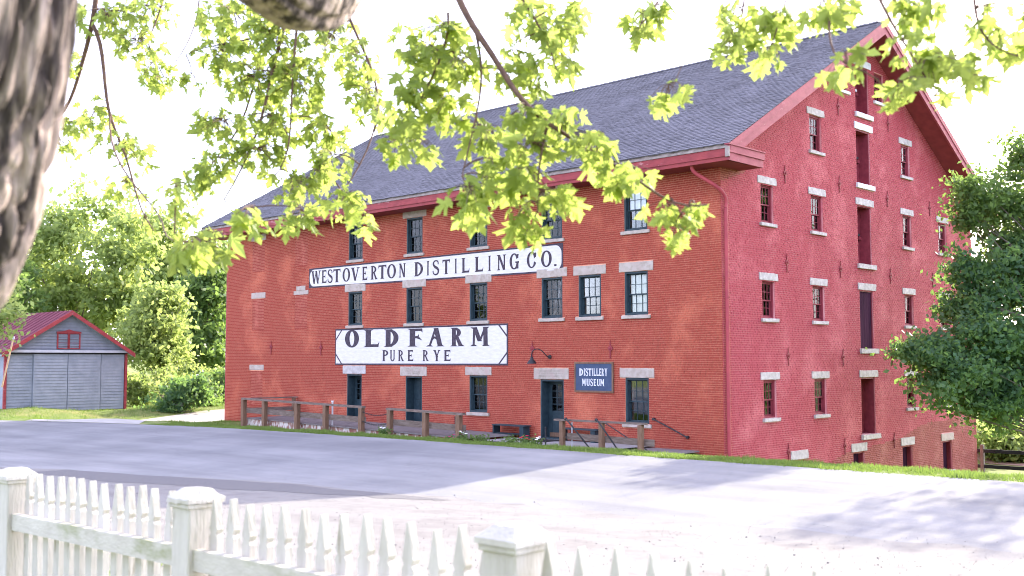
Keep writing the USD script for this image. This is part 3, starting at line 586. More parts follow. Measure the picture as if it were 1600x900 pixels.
def glyph(ch, T, t):
    U = unary_union
    if ch == 'I': return stem(T, T)
    if ch == 'L': return U([stem(.14, T), hbar(.14, .62, t * .8, t * 1.6), Polygon([(.5, 0), (.66, 0), (.70, .30), (.60, .12)])])
    if ch in 'EF':
        g = [stem(.14, T), hbar(.14, .58, 1 - t * .7, t * 1.4), Polygon([(.48, 1), (.62, 1), (.64, .76), (.56, .86)]), hbar(.14, .45, .50, t), Polygon([(.42, .60), (.48, .66), (.47, .36), (.42, .42)])]
        if ch == 'E': g += [hbar(.14, .60, t * .7, t * 1.4), Polygon([(.50, 0), (.64, 0), (.67, .26), (.57, .14)])]
        if ch == 'F': g[3] = Polygon([(.14, .56), (.42, .60), (.62, .34), (.34, .46), (.14, .46)]); g[4] = Polygon([(.40, .6), (.46, .70), (.46, .45)])
        return U(g)
    if ch == 'T': return U([stem(.36, T), hbar(.03, .69, 1 - t * .7, t * 1.4), Polygon([(0, 1), (.14, 1), (.08, .86), (0, .74)]), Polygon([(.72, 1), (.58, 1), (.64, .86), (.72, .74)])])
    if ch == 'O': return ringp(.4, .5, .4, .52, T, t)
    if ch == 'D': return U([stem(.14, T), ringp(.14, .5, .56, .5, T, t).intersection(sbox(.14, 0, 1, 1))])
    if ch == 'C': return U([ringp(.4, .5, .4, .52, T, t).difference(Polygon([(.45, .5), (1.2, .95), (1.2, .05)])), quad(.70, .66, .72, .95, t * 1.2, t * 1.8)])
    if ch == 'G': return U([ringp(.4, .5, .4, .52, T, t).difference(Polygon([(.45, .55), (1.2, .98), (1.2, .42), (.45, .42)])), quad(.70, .70, .72, .95, t * 1.2, t * 1.8), quad(.68, .02, .68, .46, T * .9), hbar(.5, .82, .44, t * 1.2)])
    if ch in 'PR':
        g = [stem(.14, T), ringp(.2, .73, .42, .27, T, t).intersection(sbox(.14, .4, 1, 1.01))]
        if ch == 'R': g += [quad(.62, 0, .34, .5, T * 1.05, T * .9), serif(.63, 0, T * .9, True)]
        return U(g)
    if ch == 'S':
        c = np.array([(.56, .76), (.50, .93), (.32, .98), (.13, .90), (.09, .74), (.20, .59), (.42, .47), (.57, .31), (.52, .10), (.32, .02), (.12, .09), (.05, .26)])
        p = spline(c, 40); w = np.interp(np.linspace(0, 1, 40), [0, .15, .45, .55, .85, 1], [T * .5, t, T * .95, T * .95, t, T * .5]) / 2
        return U([LineString(p[i:i + 2]).buffer(float(w[i])) for i in range(39)])
    if ch == 'V': return U([quad(.34, 0, .10, 1, T * .8, T), quad(.34, 0, .60, 1, t, t), serif(.10, 1, T, False), serif(.60, 1, T * .8, False)])
    if ch == 'Y': return U([quad(.34, .42, .08, 1, T), quad(.34, .42, .60, 1, t * 1.2), stem(.34, T, 0, .46), serif(.08, 1, T, False), serif(.60, 1, T * .8, False)])
    if ch == 'W': return U([quad(.27, 0, .08, 1, T * .9), quad(.27, 0, .47, .95, t), quad(.68, 0, .47, 1, T * .9), quad(.68, 0, .88, 1, t), serif(.08, 1, T, False), serif(.88, 1, T * .8, False)])
    if ch == 'N': return U([quad(.12, 0, .12, 1, t * 1.3), quad(.62, 0, .14, 1, T), quad(.64, 0, .64, 1, t * 1.3), serif(.12, 0, T * .8, True), serif(.10, 1, T * .8, False), serif(.64, 1, T * .8, False)])
    if ch == 'M': return U([quad(.10, 0, .13, 1, t * 1.3), quad(.48, .25, .16, 1, T), quad(.48, .25, .82, 1, t * 1.3), quad(.84, 0, .82, 1, T), serif(.10, 0, T * .8, True), serif(.85, 0, T * .9, True), serif(.10, 1, T * .8, False), serif(.86, 1, T * .8, False)])
    if ch == 'A': return U([quad(.08, 0, .44, 1, t * 1.3), quad(.72, 0, .46, 1, T * 1.05), Polygon([(.18, .26), (.36, .44), (.62, .34), (.62, .44), (.36, .56), (.16, .36)]), serif(.08, 0, T * .8, True), serif(.73, 0, T * .9, True), hbar(.36, .54, .97, .06)])
    if ch == 'U': return U([quad(.14, .25, .14, 1, T), quad(.60, .25, .60, 1, t * 1.5), ringp(.37, .30, .23 + T / 2, .32, T * .9, t).intersection(sbox(-.2, -.1, 1, .3)), serif(.14, 1, T * .9, False), serif(.60, 1, T * .8, False)])
    if ch == '.': return sbox(0, 0, .12, .12)
def letters(parent, items, zf, mt, T, t, n0, th=.004):
    for ch, u0, u1 in items:
        g = glyph(ch, T, t)
        x0, y0, x1, y1 = g.bounds
        if ch == '.': x0, x1 = 0, .12
        za, zb = zf((u0 + u1) / 2)
        g = shapely.affinity.affine_transform(g, [(u1 - u0) / (x1 - x0), 0, 0, zb - za, u0 - x0 * (u1 - u0) / (x1 - x0), za])
        obj('letter', on_front(poly_mesh(g.buffer(0), th), n0), mt, parent)
import shapely.affinity
WO = [('W', -22.9, -22.08), ('E', -22.05, -21.65), ('S', -21.57, -21.18), ('T', -21.14, -20.59), ('O', -20.43, -19.87), ('V', -19.84, -19.15), ('E', -19.0, -18.62), ('R', -18.38, -17.87), ('T', -17.84, -17.29), ('O', -17.23, -16.63), ('N', -16.45, -15.97), ('D', -15.43, -14.85), ('I', -14.62, -14.45), ('S', -14.24, -13.83), ('T', -13.63, -13.17), ('I', -12.89, -12.74), ('L', -12.48, -12.0), ('L', -11.7, -11.2), ('I', -10.93, -10.76), ('N', -10.44, -9.92), ('G', -9.73, -9.22), ('C', -8.8, -8.3), ('O', -8.06, -7.51), ('.', -7.39, -7.27)]
OF = [('O', -20.21, -19.18), ('L', -18.87, -17.74), ('D', -17.45, -16.43), ('F', -15.85, -14.86), ('A', -14.64, -13.49), ('R', -13.14, -12.28), ('M', -11.95, -10.83)]
PR = [('P', -17.54, -17.12), ('U', -17.01, -16.65), ('R', -16.46, -16.05), ('E', -15.84, -15.45), ('R', -14.86, -14.45), ('Y', -14.21, -13.73), ('E', -13.54, -13.11)]
DI = [('D', -6.16, -5.96), ('I', -5.935, -5.865), ('S', -5.85, -5.72), ('T', -5.715, -5.57), ('I', -5.55, -5.49), ('L', -5.47, -5.35), ('L', -5.34, -5.22), ('E', -5.21, -5.10), ('R', -5.09, -4.97), ('Y', -4.965, -4.82)]
MU = [('M', -6.02, -5.83), ('U', -5.81, -5.64), ('S', -5.62, -5.50), ('E', -5.47, -5.35), ('U', -5.32, -5.17), ('M', -5.16, -4.97)]
def sign_panel(poly, n0, n1, mt, parent, name): return obj(name, on_front(poly_mesh(poly, n1 - n0), n0), mt, parent)
s1 = thing('painted_sign', 'long white wall sign reading WEST OVERTON DISTILLING CO. between the upper window rows', 'sign')
p1 = Polygon([(-23.05, 6.60), (-6.95, 6.47), (-6.95, 7.56), (-23.05, 7.53)])
c1 = p1.buffer(-.38).buffer(.31, quad_segs=6)
sign_panel(p1, .0, .012, 'sign_ink', s1, 'border'); sign_panel(c1, .0125, .017, 'sign_white', s1, 'panel')
letters(s1, WO, lambda u: (np.interp(u, [-22.7, -7.6], [6.79, 6.70]), np.interp(u, [-22.7, -7.6], [7.40, 7.31])), 'sign_ink', .20, .085, .0172)
s2 = thing('painted_sign', 'big white wall sign reading OLD FARM PURE RYE above the ground floor doors', 'sign')
p2 = sbox(-20.95, 2.95, -9.83, 4.6)
inner = p2.buffer(-.07, join_style=2)
cut = lambda a: Polygon([(-20.88, 3.02 + a), (-20.88 + a, 3.02), (-9.9 - a, 3.02), (-9.9, 3.02 + a), (-9.9, 4.53 - a), (-9.9 - a, 4.53), (-20.88 + a, 4.53), (-20.88, 4.53 - a)])
white = unary_union([cut(.46), inner.difference(cut(.36))])
sign_panel(p2, .0, .012, 'sign_ink', s2, 'border'); sign_panel(white, .0125, .017, 'sign_white', s2, 'panel')
letters(s2, OF, lambda u: (np.interp(u, [-19.2, -11.6], [3.755, 3.725]), np.interp(u, [-19.2, -11.6], [4.53, 4.49])), 'sign_ink', .27, .10, .0172)
letters(s2, PR, lambda u: (3.125, np.interp(u, [-17.4, -13.3], [3.61, 3.58])), 'sign_ink', .20, .10, .0172)
s3 = thing('museum_sign', 'blue board reading DISTILLERY MUSEUM beside the main door', 'sign')
obj('board', on_front(bx(-6.32, -4.63, 2.05, 3.02, .02, .05)), 'sign_blue', s3)
obj('frame', [on_front(x) for x in ring(-6.38, -4.57, 1.99, 3.08, .055, .01, .065)], 'post_wood', s3)
letters(s3, DI, lambda u: (2.58, 2.85), 'white_trim', .22, .11, .0505, .006)
letters(s3, MU, lambda u: (2.22, 2.47), 'white_trim', .22, .11, .0505, .006)
lampo = thing('wall_lamp', 'black gooseneck barn lamp above the main door lintel', 'lamp')
prof_ = np.array([(0.0, .26), (.05, .26), (.06, .2), (.08, .15), (.13, .11), (.155, .06), (.185, .0), (.176, .0), (.14, .055), (0.0, .10)])
sh = trimesh.creation.revolve(prof_, sections=24); sh.apply_translation((-8.0, -.62, 3.02)); obj('shade', sh, 'iron_black', lampo, smooth=40)
obj('arm', tube(spline([(-7.62, -.02, 3.28), (-7.62, -.12, 3.28), (-7.66, -.3, 3.42), (-7.78, -.45, 3.56), (-7.92, -.58, 3.54), (-8.0, -.62, 3.40), (-8.0, -.62, 3.26)], 24), .02, 8), 'iron_black', lampo, smooth=60)
obj('wall_plate', on_front(trimesh.Trimesh(*(lambda t: (t.vertices, t.faces))(trimesh.creation.cylinder(.075, .05, sections=20).apply_translation((-7.62, 3.28, .03))), process=False)), 'iron_black', lampo)

# ------------------------------------------------------------------ deck, railings, bench, steps
zd = lambda x: .30 + (-9.4 - x) * .0155
deck = thing('ramp_deck', 'long weathered timber ramp deck with rails along the front wall', 'deck')
x = -24.1; DY0 = -2.75
while x < -9.4:
    w = .19
    obj('plank', bx(x + .006, x + w - .006, DY0 - R.uniform(0, .03), -.05, zd(x) - .045 + R.uniform(-.004, .004), zd(x) + R.uniform(-.004, .004)), 'deck_wood', deck); x += w
for a, b in ((-24.1, -20.4), (-20.38, -16.5), (-16.48, -12.9), (-12.88, -9.4)):
    obj('edge_board', bar((a, DY0 + .05, zd(a) - .2), (b, DY0 + .05, zd(b) - .2), .045, .28), 'stained_board', deck)
posts = [-23.9, -22.2, -19.7, -17.65, -15.25, -13.45, -11.35, -9.5]
RY = -2.95
for x in posts: obj('post', bx(x - .10, x + .10, RY - .10, RY + .10, ground(x, RY) - .3, zd(x) + .85, .008), 'post_wood', deck)
def rail(parent, a, b, zfun, y0, y1=None, mt='weathered_wood'):
    y1 = y0 if y1 is None else y1
    obj('top_rail', bar((a, y0, zfun(a) + .88), (b, y1, zfun(b) + .88), .19, .085), mt, parent)
    obj('mid_rail', bar((a, y0 + .1, zfun(a) + .36), (b, y1 + .1, zfun(b) + .36), .05, .24), mt, parent)
rail(deck, -24.0, -19.6, zd, RY); rail(deck, -19.58, -15.1, zd, RY); rail(deck, -13.6, -9.25, zd, RY)
obj('post', bx(-23.95, -23.8, -.3, -.15, 0, zd(-24) + .85, .008), 'post_wood', deck)
obj('top_rail', bar((-23.9, RY, zd(-24) + .885), (-23.9, -.05, zd(-24) + .885), .15, .05), 'weathered_wood', deck)
obj('mid_rail', bar((-23.9, RY, zd(-24) + .36), (-23.9, -.05, zd(-24) + .36), .045, .18), 'weathered_wood', deck)
for z in (.72, .34):
    ch = thing('barrier_chain', f'{"upper" if z > .5 else "lower"} black chain sagging between two deck posts', 'chain')
    P = np.array([(x, RY - .02, zd(x) + z - .13 * (1 - ((x + 14.35) / .9) ** 2)) for x in np.linspace(-15.2, -13.5, 24)])
    for k in range(23):
        c = (P[k] + P[k + 1]) / 2; d = P[k + 1] - P[k]; d /= np.linalg.norm(d); n = np.array([0, 1.0, 0]) if k % 2 else np.cross(d, [0, 1.0, 0])
        a = np.linspace(0, 2 * np.pi, 10)
        obj('link', tube([c + d * .048 * math.cos(t_) + n * .02 * math.sin(t_) for t_ in a], .009, 5), 'iron_black', ch)
vp = thing('vent_pipe', 'thin white pipe standing behind the deck railing near the wall', 'pipe')
obj('pipe', tube([(-17.65, -2.6, .2), (-17.65, -2.6, 1.40)], .035, 10), 'white_trim', vp); obj('cap', tube([(-17.65, -2.6, 1.40), (-17.65, -2.6, 1.46)], .055, 10), 'white_trim', vp)
def bench(label, u0, u1, y0, y1, z0):
    t = thing('bench', label, 'bench')
    obj('seat', bx(u0, u1, y0, y1, z0 + .43, z0 + .48, .008), 'frame_teal', t)
    obj('leg', bx(u0 + .03, u0 + .09, y0 + .02, y1 - .02, z0, z0 + .428), 'frame_teal', t); obj('leg', bx(u1 - .28, u1 - .08, y0 + .02, y1 - .02, z0, z0 + .428), 'frame_teal', t)
    obj('stretcher', bx(u0 + .09, u1 - .28, (y0 + y1) / 2 - .1, (y0 + y1) / 2 + .1, z0 + .12, z0 + .16), 'frame_teal', t)
bench('dark teal plank bench against the wall left of the main door', -10.25, -8.5, -.5, -.1, .20)
bench('dark teal plank bench behind the timber rail right of the main door', -6.75, -5.0, -.5, -.1, .20)
obj('door_mat', bx(-8.3, -6.6, -1.5, -.35, .202, .222), 'dark_gap', label='flat black mat on the pavement before the main door', cat='mat')
land = thing('entrance_landing', 'weathered timber landing with posts, rail and black pipe handrails near the corner', 'landing')
for k in range(12):
    y = -2.5 + k * .2
    obj('plank', bx(-4.9, -.9, y + .006, y + .194, .10, .145 + R.uniform(-.003, .003)), 'deck_wood', land)
obj('edge_board', bx(-4.95, -.9, -2.6, -2.55, -.3, .14), 'post_wood', land)
for x in (-4.72, -3.0, -1.40): obj('post', bx(x - .08, x + .08, -2.72, -2.56, -.5, 1.08, .008), 'post_wood', land)
obj('top_rail', bar((-5.05, -2.62, 1.12), (-1.2, -2.62, 1.12), .18, .06), 'weathered_wood', land)
obj('mid_rail', bar((-4.6, -2.53, .58), (-.95, -2.53, .52), .045, .22), 'weathered_wood', land)
for k, (x, z) in enumerate(((-.65, -.02), (-.35, -.2), (-.05, -.38))): obj('step', bx(x - .3, x, -2.4, -.5, z - .06, z), 'deck_wood', land)
for (xa, za, xb, zb) in ((-4.42, 1.17, -3.2, .12), (-3.09, 1.19, -2.05, .14)):
    h = obj('handrail', tube(spline([(xa - .06, -2.72, za - .02), (xa, -2.8, za), (xb, -2.85, zb)], 12), .026, 8), 'iron_black', land, smooth=60)
    obj('knob', trimesh.creation.icosphere(2, .055).apply_translation((xa, -2.8, za)), 'iron_black', h)
for x in (-4.45, -3.1): obj('rail_post', tube([(x, -2.45, .14), (x, -2.45, 1.05)], .025, 8), 'metal_gray', land)
wr = thing('wall_handrail', 'black sloping pipe handrail fixed to the wall near the corner', 'handrail')
obj('rail', tube(spline([(-2.79, -.09, 1.12), (-2.1, -.09, .85), (-1.4, -.09, .56)], 8), .024, 8), 'iron_black', wr, smooth=60)
for x, z in ((-2.79, 1.12), (-1.4, .56)):
    obj('bracket', tube([(x, -.10, z), (x, -.005, z)], .05, 10), 'iron_black', wr)
w2 = thing('inner_handrail', 'thin black sloping handrail behind the timber rail under the right window', 'handrail')
obj('rail', tube([(-4.05, -1.2, 1.0), (-3.0, -1.2, .5), (-2.2, -1.2, .14)], .02, 8), 'iron_black', w2)
for x in (-11.35, -7.2):
    t = thing('iron_stake', 'thin black iron stake by the pavement, ' + ('at the end of the deck' if x < -9 else 'left of the timber landing'), 'stake')
    yy = -1.4 if x < -9 else -2.9
    if x > -9: x = -5.25
    obj('rod', tube([(x, yy, -.1), (x, yy, .95 if x < -9 else .85)], .026, 8), 'iron_black', t); obj('tip', trimesh.creation.icosphere(1, .035).apply_translation((x, yy, .95 if x < -9 else .85)), 'iron_black', t)
# flower beds before the entrance
def leaf_quads(C, size, rng, up=.3, aspect=.6):
    n = len(C); d = rng.normal(size=(n, 3)); d[:, 2] += up; d /= np.linalg.norm(d, axis=1, keepdims=True)
    e = rng.normal(size=(n, 3)); s = np.cross(d, e); s /= np.linalg.norm(s, axis=1, keepdims=True)
    sz = size * rng.uniform(.6, 1.35, (n, 1))
    V = np.stack([C - d * sz, C + s * sz * aspect, C + d * sz, C - s * sz * aspect], 1).reshape(-1, 3)
    k = 4 * np.arange(n)[:, None]
    return trimesh.Trimesh(V, np.vstack([k + [0, 1, 2], k + [0, 2, 3]]), process=False)
rng = np.random.default_rng(3)
def flower(xc, yc, w, col, label):
    t = thing('flower_plant', label, 'flower')
    z = float(ground(xc, yc)); C = rng.normal(size=(220, 3)) * (w * .42, .13, .09) + (xc, yc, z + .17)
    C[:, 2] = np.maximum(C[:, 2], z + .02)
    obj('foliage', leaf_quads(C, .06, rng, 1.0, .4), 'leaf_mid', t)
    for i in range(5 if col else 0):
        c = (xc + rng.uniform(-.6, .6) * w, yc + rng.uniform(-.15, .1), z + rng.uniform(.28, .42))
        ms = [trimesh.creation.icosphere(1, .028).apply_scale((1, 1, .6)).apply_translation(c)]
        for q_ in range(5):
            a = q_ * 1.256; ms.append(trimesh.creation.icosphere(1, .024).apply_scale((1, 1, .5)).apply_translation((c[0] + .034 * math.cos(a), c[1] + .034 * math.sin(a), c[2])))
        obj('blossom', ms, col, t)
for xc, yc, w, col, lab in ((-9.9, -3.0, .35, 'petal_pink', 'low plant with pink blossoms at the right end of the deck'), (-9.1, -3.1, .45, 'petal_white', 'low green plant with white blossoms between deck and entrance'), (-8.3, -3.0, .5, None, 'bushy green plant without blossoms left of the entrance walk'),
                            (-6.7, -3.1, .5, None, 'bushy green plant without blossoms right of the entrance walk'), (-5.9, -3.2, .4, 'petal_red', 'low plant with red blossoms near the timber landing'), (-5.4, -3.3, .35, 'petal_white', 'low plant with white blossoms beside the timber landing'), (-13.0, -3.6, .2, 'petal_white', 'small white flowers at the foot of the deck posts')):
    flower(xc, yc, w, col, lab)

# ------------------------------------------------------------------ grey garage on the left
gar = thing('garage', 'grey clapboard garage with red trim and red metal roof on the lawn', 'garage')
XG, Y0, Y1, ZB, ZE, ZR = -37.3, -8.55, -2.0, .52, 3.68, 5.75
ym = (Y0 + Y1) / 2 + .02
pg = Polygon([(Y0, ZB), (Y1, ZB), (Y1, ZE), (ym, ZR - .1), (Y0, ZE)])
m = poly_mesh(pg, 14.0); v = np.array(m.vertices); obj('wall', trimesh.Trimesh(np.column_stack([v[:, 2] + XG - 14.0, v[:, 0], v[:, 1]]), m.faces, process=False), 'siding_gray', gar)
z = ZE + .12
while z < ZR - .3:
    hw = (ZR - .12 - z) / (ZR - ZE) * (Y1 - Y0) / 2
    obj('clapboard', trimesh.convex.convex_hull(np.array([(XG, ym - hw, z), (XG + .05, ym - hw, z), (XG, ym + hw, z), (XG + .05, ym + hw, z), (XG, ym - hw + .12, z + .155), (XG + .004, ym - hw + .12, z + .125), (XG, ym + hw - .12, z + .155), (XG + .004, ym + hw - .12, z + .155)])), 'siding_gray', gar); z += .16
pan = [(Y0 + .14, Y0 + 1.42), (Y0 + 1.46, Y0 + 3.25), (Y0 + 3.28, Y0 + 5.07), (Y0 + 5.10, Y1 - .13)]
for i, (a, b) in enumerate(pan):
    dep = (.02, .09, .09, .06)[i]
    d_ = obj('door_panel', bx(XG + .001, XG + dep, a, b, ZB + .06 - (.1 if i in (1, 2) else 0), ZE - .16), 'siding_gray', gar)
    z = ZB + .02; ms = []
    while z < ZE - .2:
        obj('clapboard', trimesh.convex.convex_hull(np.array([(XG + dep - .002, a + .01, z), (XG + dep + .026, a + .01, z), (XG + dep - .002, b - .01, z), (XG + dep + .026, b - .01, z), (XG + dep - .002, a + .01, z + .155), (XG + dep + .002, a + .01, z + .155), (XG + dep - .002, b - .01, z + .155), (XG + dep + .002, b - .01, z + .155)])), 'siding_gray', d_); z += .16
obj('ledge', [bx(XG - .02, XG + .22, Y0 - .08, Y1 + .08, ZE - .09, ZE + .04)], 'metal_gray', gar)
obj('track', [bx(XG + .001, XG + .14, Y0 + .05, Y1 - .05, ZE - .17, ZE - .095)], 'dark_gap', gar)
obj('foundation', [bx(XG - 14, XG + .03, Y0 + .02, Y1 - .02, -.3, ZB + .02)], 'dark_gap', gar)
for y in (Y0 - .02, Y1 - .1): obj('corner_post', bx(XG + .001, XG + .12, y, y + .13, ZB, ZE - .1), 'trim_red', gar)
sl = (ZR - ZE) / (ym - Y0)
for s in (-1, 1):
    ye = ym + s * ((Y1 - Y0) / 2 + .30); ze = ZR - sl * abs(ye - ym)
    obj('roof_panel', [bar((XG + .35, ym + s * .001, ZR + .06), (XG + .35, ye, ze + .06), .001 + 0, .05)] if False else along_x(Polygon([(ym, ZR + .03), (ym, ZR + .08), (ye, ze + .08), (ye, ze + .03)]), XG - 14.4, XG + .40), 'roof_red', gar)
    for x in np.arange(XG - 14.3, XG + .2, .6): obj('roof_rib', bar((x, ym + s * .02, ZR + .09), (x, ye, ze + .09), .022, .022), 'roof_red', gar)
    obj('rake_board', along_x(Polygon([(ym, ZR - .16), (ym, ZR + .07), (ye, ze + .07), (ye, ze - .16)]), XG + .401, XG + .45), 'trim_red', gar)
    obj('rake_soffit', along_x(Polygon([(ym, ZR - .1), (ym, ZR - .06), (ye, ze - .06), (ye, ze - .1)]), XG, XG + .40), 'siding_gray', gar)
for y0, y1 in ((ym - .56, ym - .06), (ym + .06, ym + .56)):
    lv = obj('louvre', [bx(XG, XG + .075, y0 - .07, y0, ZE + .10, ZE + .98), bx(XG, XG + .075, y1, y1 + .07, ZE + .10, ZE + .98), bx(XG, XG + .07, y0, y1, ZE + .10, ZE + .15), bx(XG, XG + .01, y0, y1, ZE + .15, ZE + .92)], 'trim_red', gar)
    for k in range(8): obj('slat', bar((XG + .035, y0, ZE + .2 + k * .09), (XG + .035, y1, ZE + .2 + k * .09), .07, .012, (.6, 0, .8)), 'siding_gray', lv)
hd = Polygon([(ym - .66, ZE + .92), (ym + .66, ZE + .92), (ym + .66, ZE + 1.02), (ym + .3, ZE + 1.05), (ym, ZE + 1.14), (ym - .3, ZE + 1.05), (ym - .66, ZE + 1.02)])
obj('louvre_head', along_x(hd, XG + .001, XG + .09), 'trim_red', gar)
gy_ = thing('leaning_pole', 'pale thin pole leaning in front of the left garage corner', 'pole')
obj('shaft', tube([at(3, 605, 54), at(21, 528, 54.5)], .045, 8), 'cut_wood', gy_); obj('top_collar', tube([at(21, 530, 54.5), at(21.5, 526, 54.5)], .06, 8), 'metal_gray', gy_)

# ------------------------------------------------------------------ split rail fence past the far corner
rf = thing('rail_fence', 'dark two rail timber fence past the far corner of the brick building', 'fence')
for k in range(5):
    x = .05 + k * 2.5; zg = float(ground(x, 21.9))
    obj('post', bx(x - .08, x + .08, 21.82, 21.98, zg - .3, zg + 1.35, .01), 'bark_far', rf)
    if k < 4:
        for h in (1.08, .36): obj('rail', bar((x - .35, 21.86, zg + h), (x + 2.55, 21.86, float(ground(x + 2.5, 21.9)) + h), .06, .17), 'dark_gap', rf)

# ------------------------------------------------------------------ trees
def tree(name, label, base, h, blobs, n_clump, per, size, mt, seed, group=None, trunk_r=.25, spread=.5, cat='tree'):
    rg = np.random.default_rng(seed); t = thing(name, label, cat, group=group)
    bx_, by_ = base[:2]; bz = float(ground(bx_, by_)) - .2
    B = np.array(blobs, float)           # cx,cy,cz,rx,ry,rz  (world)
    top = B[:, 2].max()
    ms = [tube(spline([(bx_, by_, bz), (bx_ + rg.normal() * .15, by_ + rg.normal() * .15, bz + (top - bz) * .4), (B[:, 0].mean(), B[:, 1].mean(), bz + (top - bz) * .82)], 14), np.linspace(trunk_r, trunk_r * .25, 14), 9)]
    for b in B:
        j = np.array([bx_ + (b[0] - bx_) * .25, by_ + (b[1] - by_) * .25, bz + (b[2] - bz) * rg.uniform(.4, .65)])
        for _ in range(3):
            e = b[:3] + rg.normal(size=3) * b[3:] * .45
            ms.append(tube(spline([j, (j + e) / 2 + rg.normal(size=3) * .2 + (0, 0, .25), e], 8), np.linspace(trunk_r * .22, .012, 8), 6))
    obj('trunk', ms, 'bark_far', t, smooth=60)
    sub = []
    for b in B:
        for _ in range(5):
            o = rg.normal(size=3); o /= np.linalg.norm(o); sub.append(np.r_[b[:3] + o * b[3:] * rg.uniform(.5, 1.1), b[3:] * rg.uniform(.2, .48)])
    B = np.vstack([B * (1, 1, 1, .72, .72, .72), np.array(sub)])
    wgt = (B[:, 3] * B[:, 4] * B[:, 5]) ** (2 / 3); k = rg.choice(len(B), n_clump, p=wgt / wgt.sum())
    d = rg.normal(size=(n_clump, 3)); d /= np.linalg.norm(d, axis=1, keepdims=True)
    c = B[k, :3] + d * B[k, 3:] * (rg.uniform(.35, 1.08, (n_clump, 1)) ** .7)
    rr = np.linalg.norm(B[k, 3:], axis=1, keepdims=True)
    wv = np.stack([meshkit.fbm(c / (rr.mean() * .45) + 7.1 * q_, 3, seed + q_) for q_ in range(3)], 1) - .5
    c = c + wv * rr * np.array([1.5, 1.5, 1.1])
    keep = meshkit.noise(c / max(.55, rr.mean() * .38) + 11.3, seed + 5) > .36
    c = c[keep]; n_clump = len(c)
    C = np.repeat(c, per, 0); s = spread * rg.uniform(.6, 1.3, (n_clump, 1)); s = np.repeat(s, per, 0)
    C = C + rg.normal(size=C.shape) * s * (1, 1, .6)
    obj('crown', leaf_quads(C, size, rg, .15, .62), mt, t)
    return t
def blob(px, py, depth, rx, ry, rd=None):
    c = at(px, py, depth); s = depth / FPX; r = rx * s
    return (c[0], c[1], c[2], r, r, ry * s)
def at_ground(px, depth):
    p = at(px, 600, depth); return (p[0], p[1])
tree('broad_tree', 'tallest broad light green tree rising behind the garage roof', at_ground(110, 84), 15, [blob(70, 400, 84, 70, 95), blob(150, 410, 83, 75, 95), blob(110, 345, 86, 60, 55), blob(200, 440, 82, 55, 75), blob(120, 500, 84, 100, 60), blob(20, 420, 88, 60, 80)], 900, 26, .24, 'leaf_light', 11, 'trees behind the garage', .35, .55)
tree('slender_tree', 'pale narrow tree between the garage and the big brick building', at_ground(250, 72), 9, [blob(250, 500, 72, 42, 62), blob(235, 545, 71, 38, 40), blob(265, 470, 73, 26, 35), blob(215, 520, 73, 30, 60)], 480, 24, .17, 'leaf_light', 12, 'trees behind the garage', .2, .4)
tree('dark_tree', 'dark green tree close to the left end of the brick building', at_ground(325, 92), 10, [blob(330, 500, 92, 42, 70), blob(310, 460, 93, 38, 50), blob(350, 430, 95, 40, 40), blob(300, 540, 90, 40, 40), blob(345, 560, 90, 30, 30)], 520, 24, .24, 'leaf_mid', 13, 'trees behind the garage', .25, .55)
tree('rear_tree', 'hazy tree behind the others with sparse upper twigs', at_ground(270, 110), 13, [blob(240, 400, 110, 60, 60), blob(200, 380, 112, 45, 50), blob(300, 420, 112, 50, 50), blob(330, 400, 114, 40, 30), blob(280, 470, 110, 80, 60), blob(330, 470, 110, 40, 50)], 800, 22, .28, 'leaf_light', 14, 'trees behind the garage', .3, .75)
tree('corner_tree', 'bright green tree at the left edge overlapping the garage roof', at_ground(-30, 44), 6, [blob(-20, 520, 44, 40, 45), blob(5, 500, 44, 18, 22), blob(-60, 470, 45, 60, 70)], 200, 24, .12, 'leaf_light', 15, None, .15, .3)
tree('side_tree', 'mid green tree far left behind the leaning trunk', at_ground(-40, 76), 13, [blob(-30, 440, 76, 80, 110), blob(20, 480, 78, 50, 70)], 420, 24, .22, 'leaf_mid', 16, 'trees behind the garage', .3, .5)
for i, (px, py, dp_, rx, ry, mt, lab) in enumerate(((215, 600, 64, 26, 34, 'leaf_light', 'bright tangled shrub beside the right wall of the garage'), (262, 622, 60, 30, 24, 'leaf_dark', 'round dark green shrub in the middle of the hedge row by the drive'),
                                                  (315, 612, 64, 32, 26, 'leaf_mid', 'rounded green shrub next to the left corner of the brick building'), (270, 585, 70, 60, 18, 'leaf_light', 'low bright shrub mass behind the dark round shrub'), (345, 600, 68, 22, 28, 'leaf_mid', 'shrub partly hidden behind the left end of the brick wall'), (300, 608, 61, 20, 22, 'leaf_dark', 'small dark shrub between the round shrub and the rounded green shrub'))):
    b = blob(px, py, dp_, rx, ry); tree('shrub', lab, (b[0], b[1]), 2, [b, (b[0] + .5, b[1] + .3, b[2] - .4, b[3] * .8, b[4] * .8, b[5] * .7), (b[0], b[1], b[2] - b[5] * .55, b[3] * .95, b[4] * .95, b[5] * .6)], 150, 24, .11, mt, 40 + i, 'shrubs by the drive', .06, .22, 'shrub')
hs = thing('far_shed', 'small white shed with brown roof half hidden among the trees', 'shed')
c = at(298, 582, 100); obj('wall', bx(c[0] - 1.5, c[0] + 1.5, c[1] - 1, c[1] + 1, -1, c[2] + .6), 'far_white', hs); obj('roof', along_x(Polygon([(c[1] - 1.3, c[2] + .55), (c[1], c[2] + 1.5), (c[1] + 1.3, c[2] + .55)]), c[0] - 1.7, c[0] + 1.7), 'bark_far', hs)
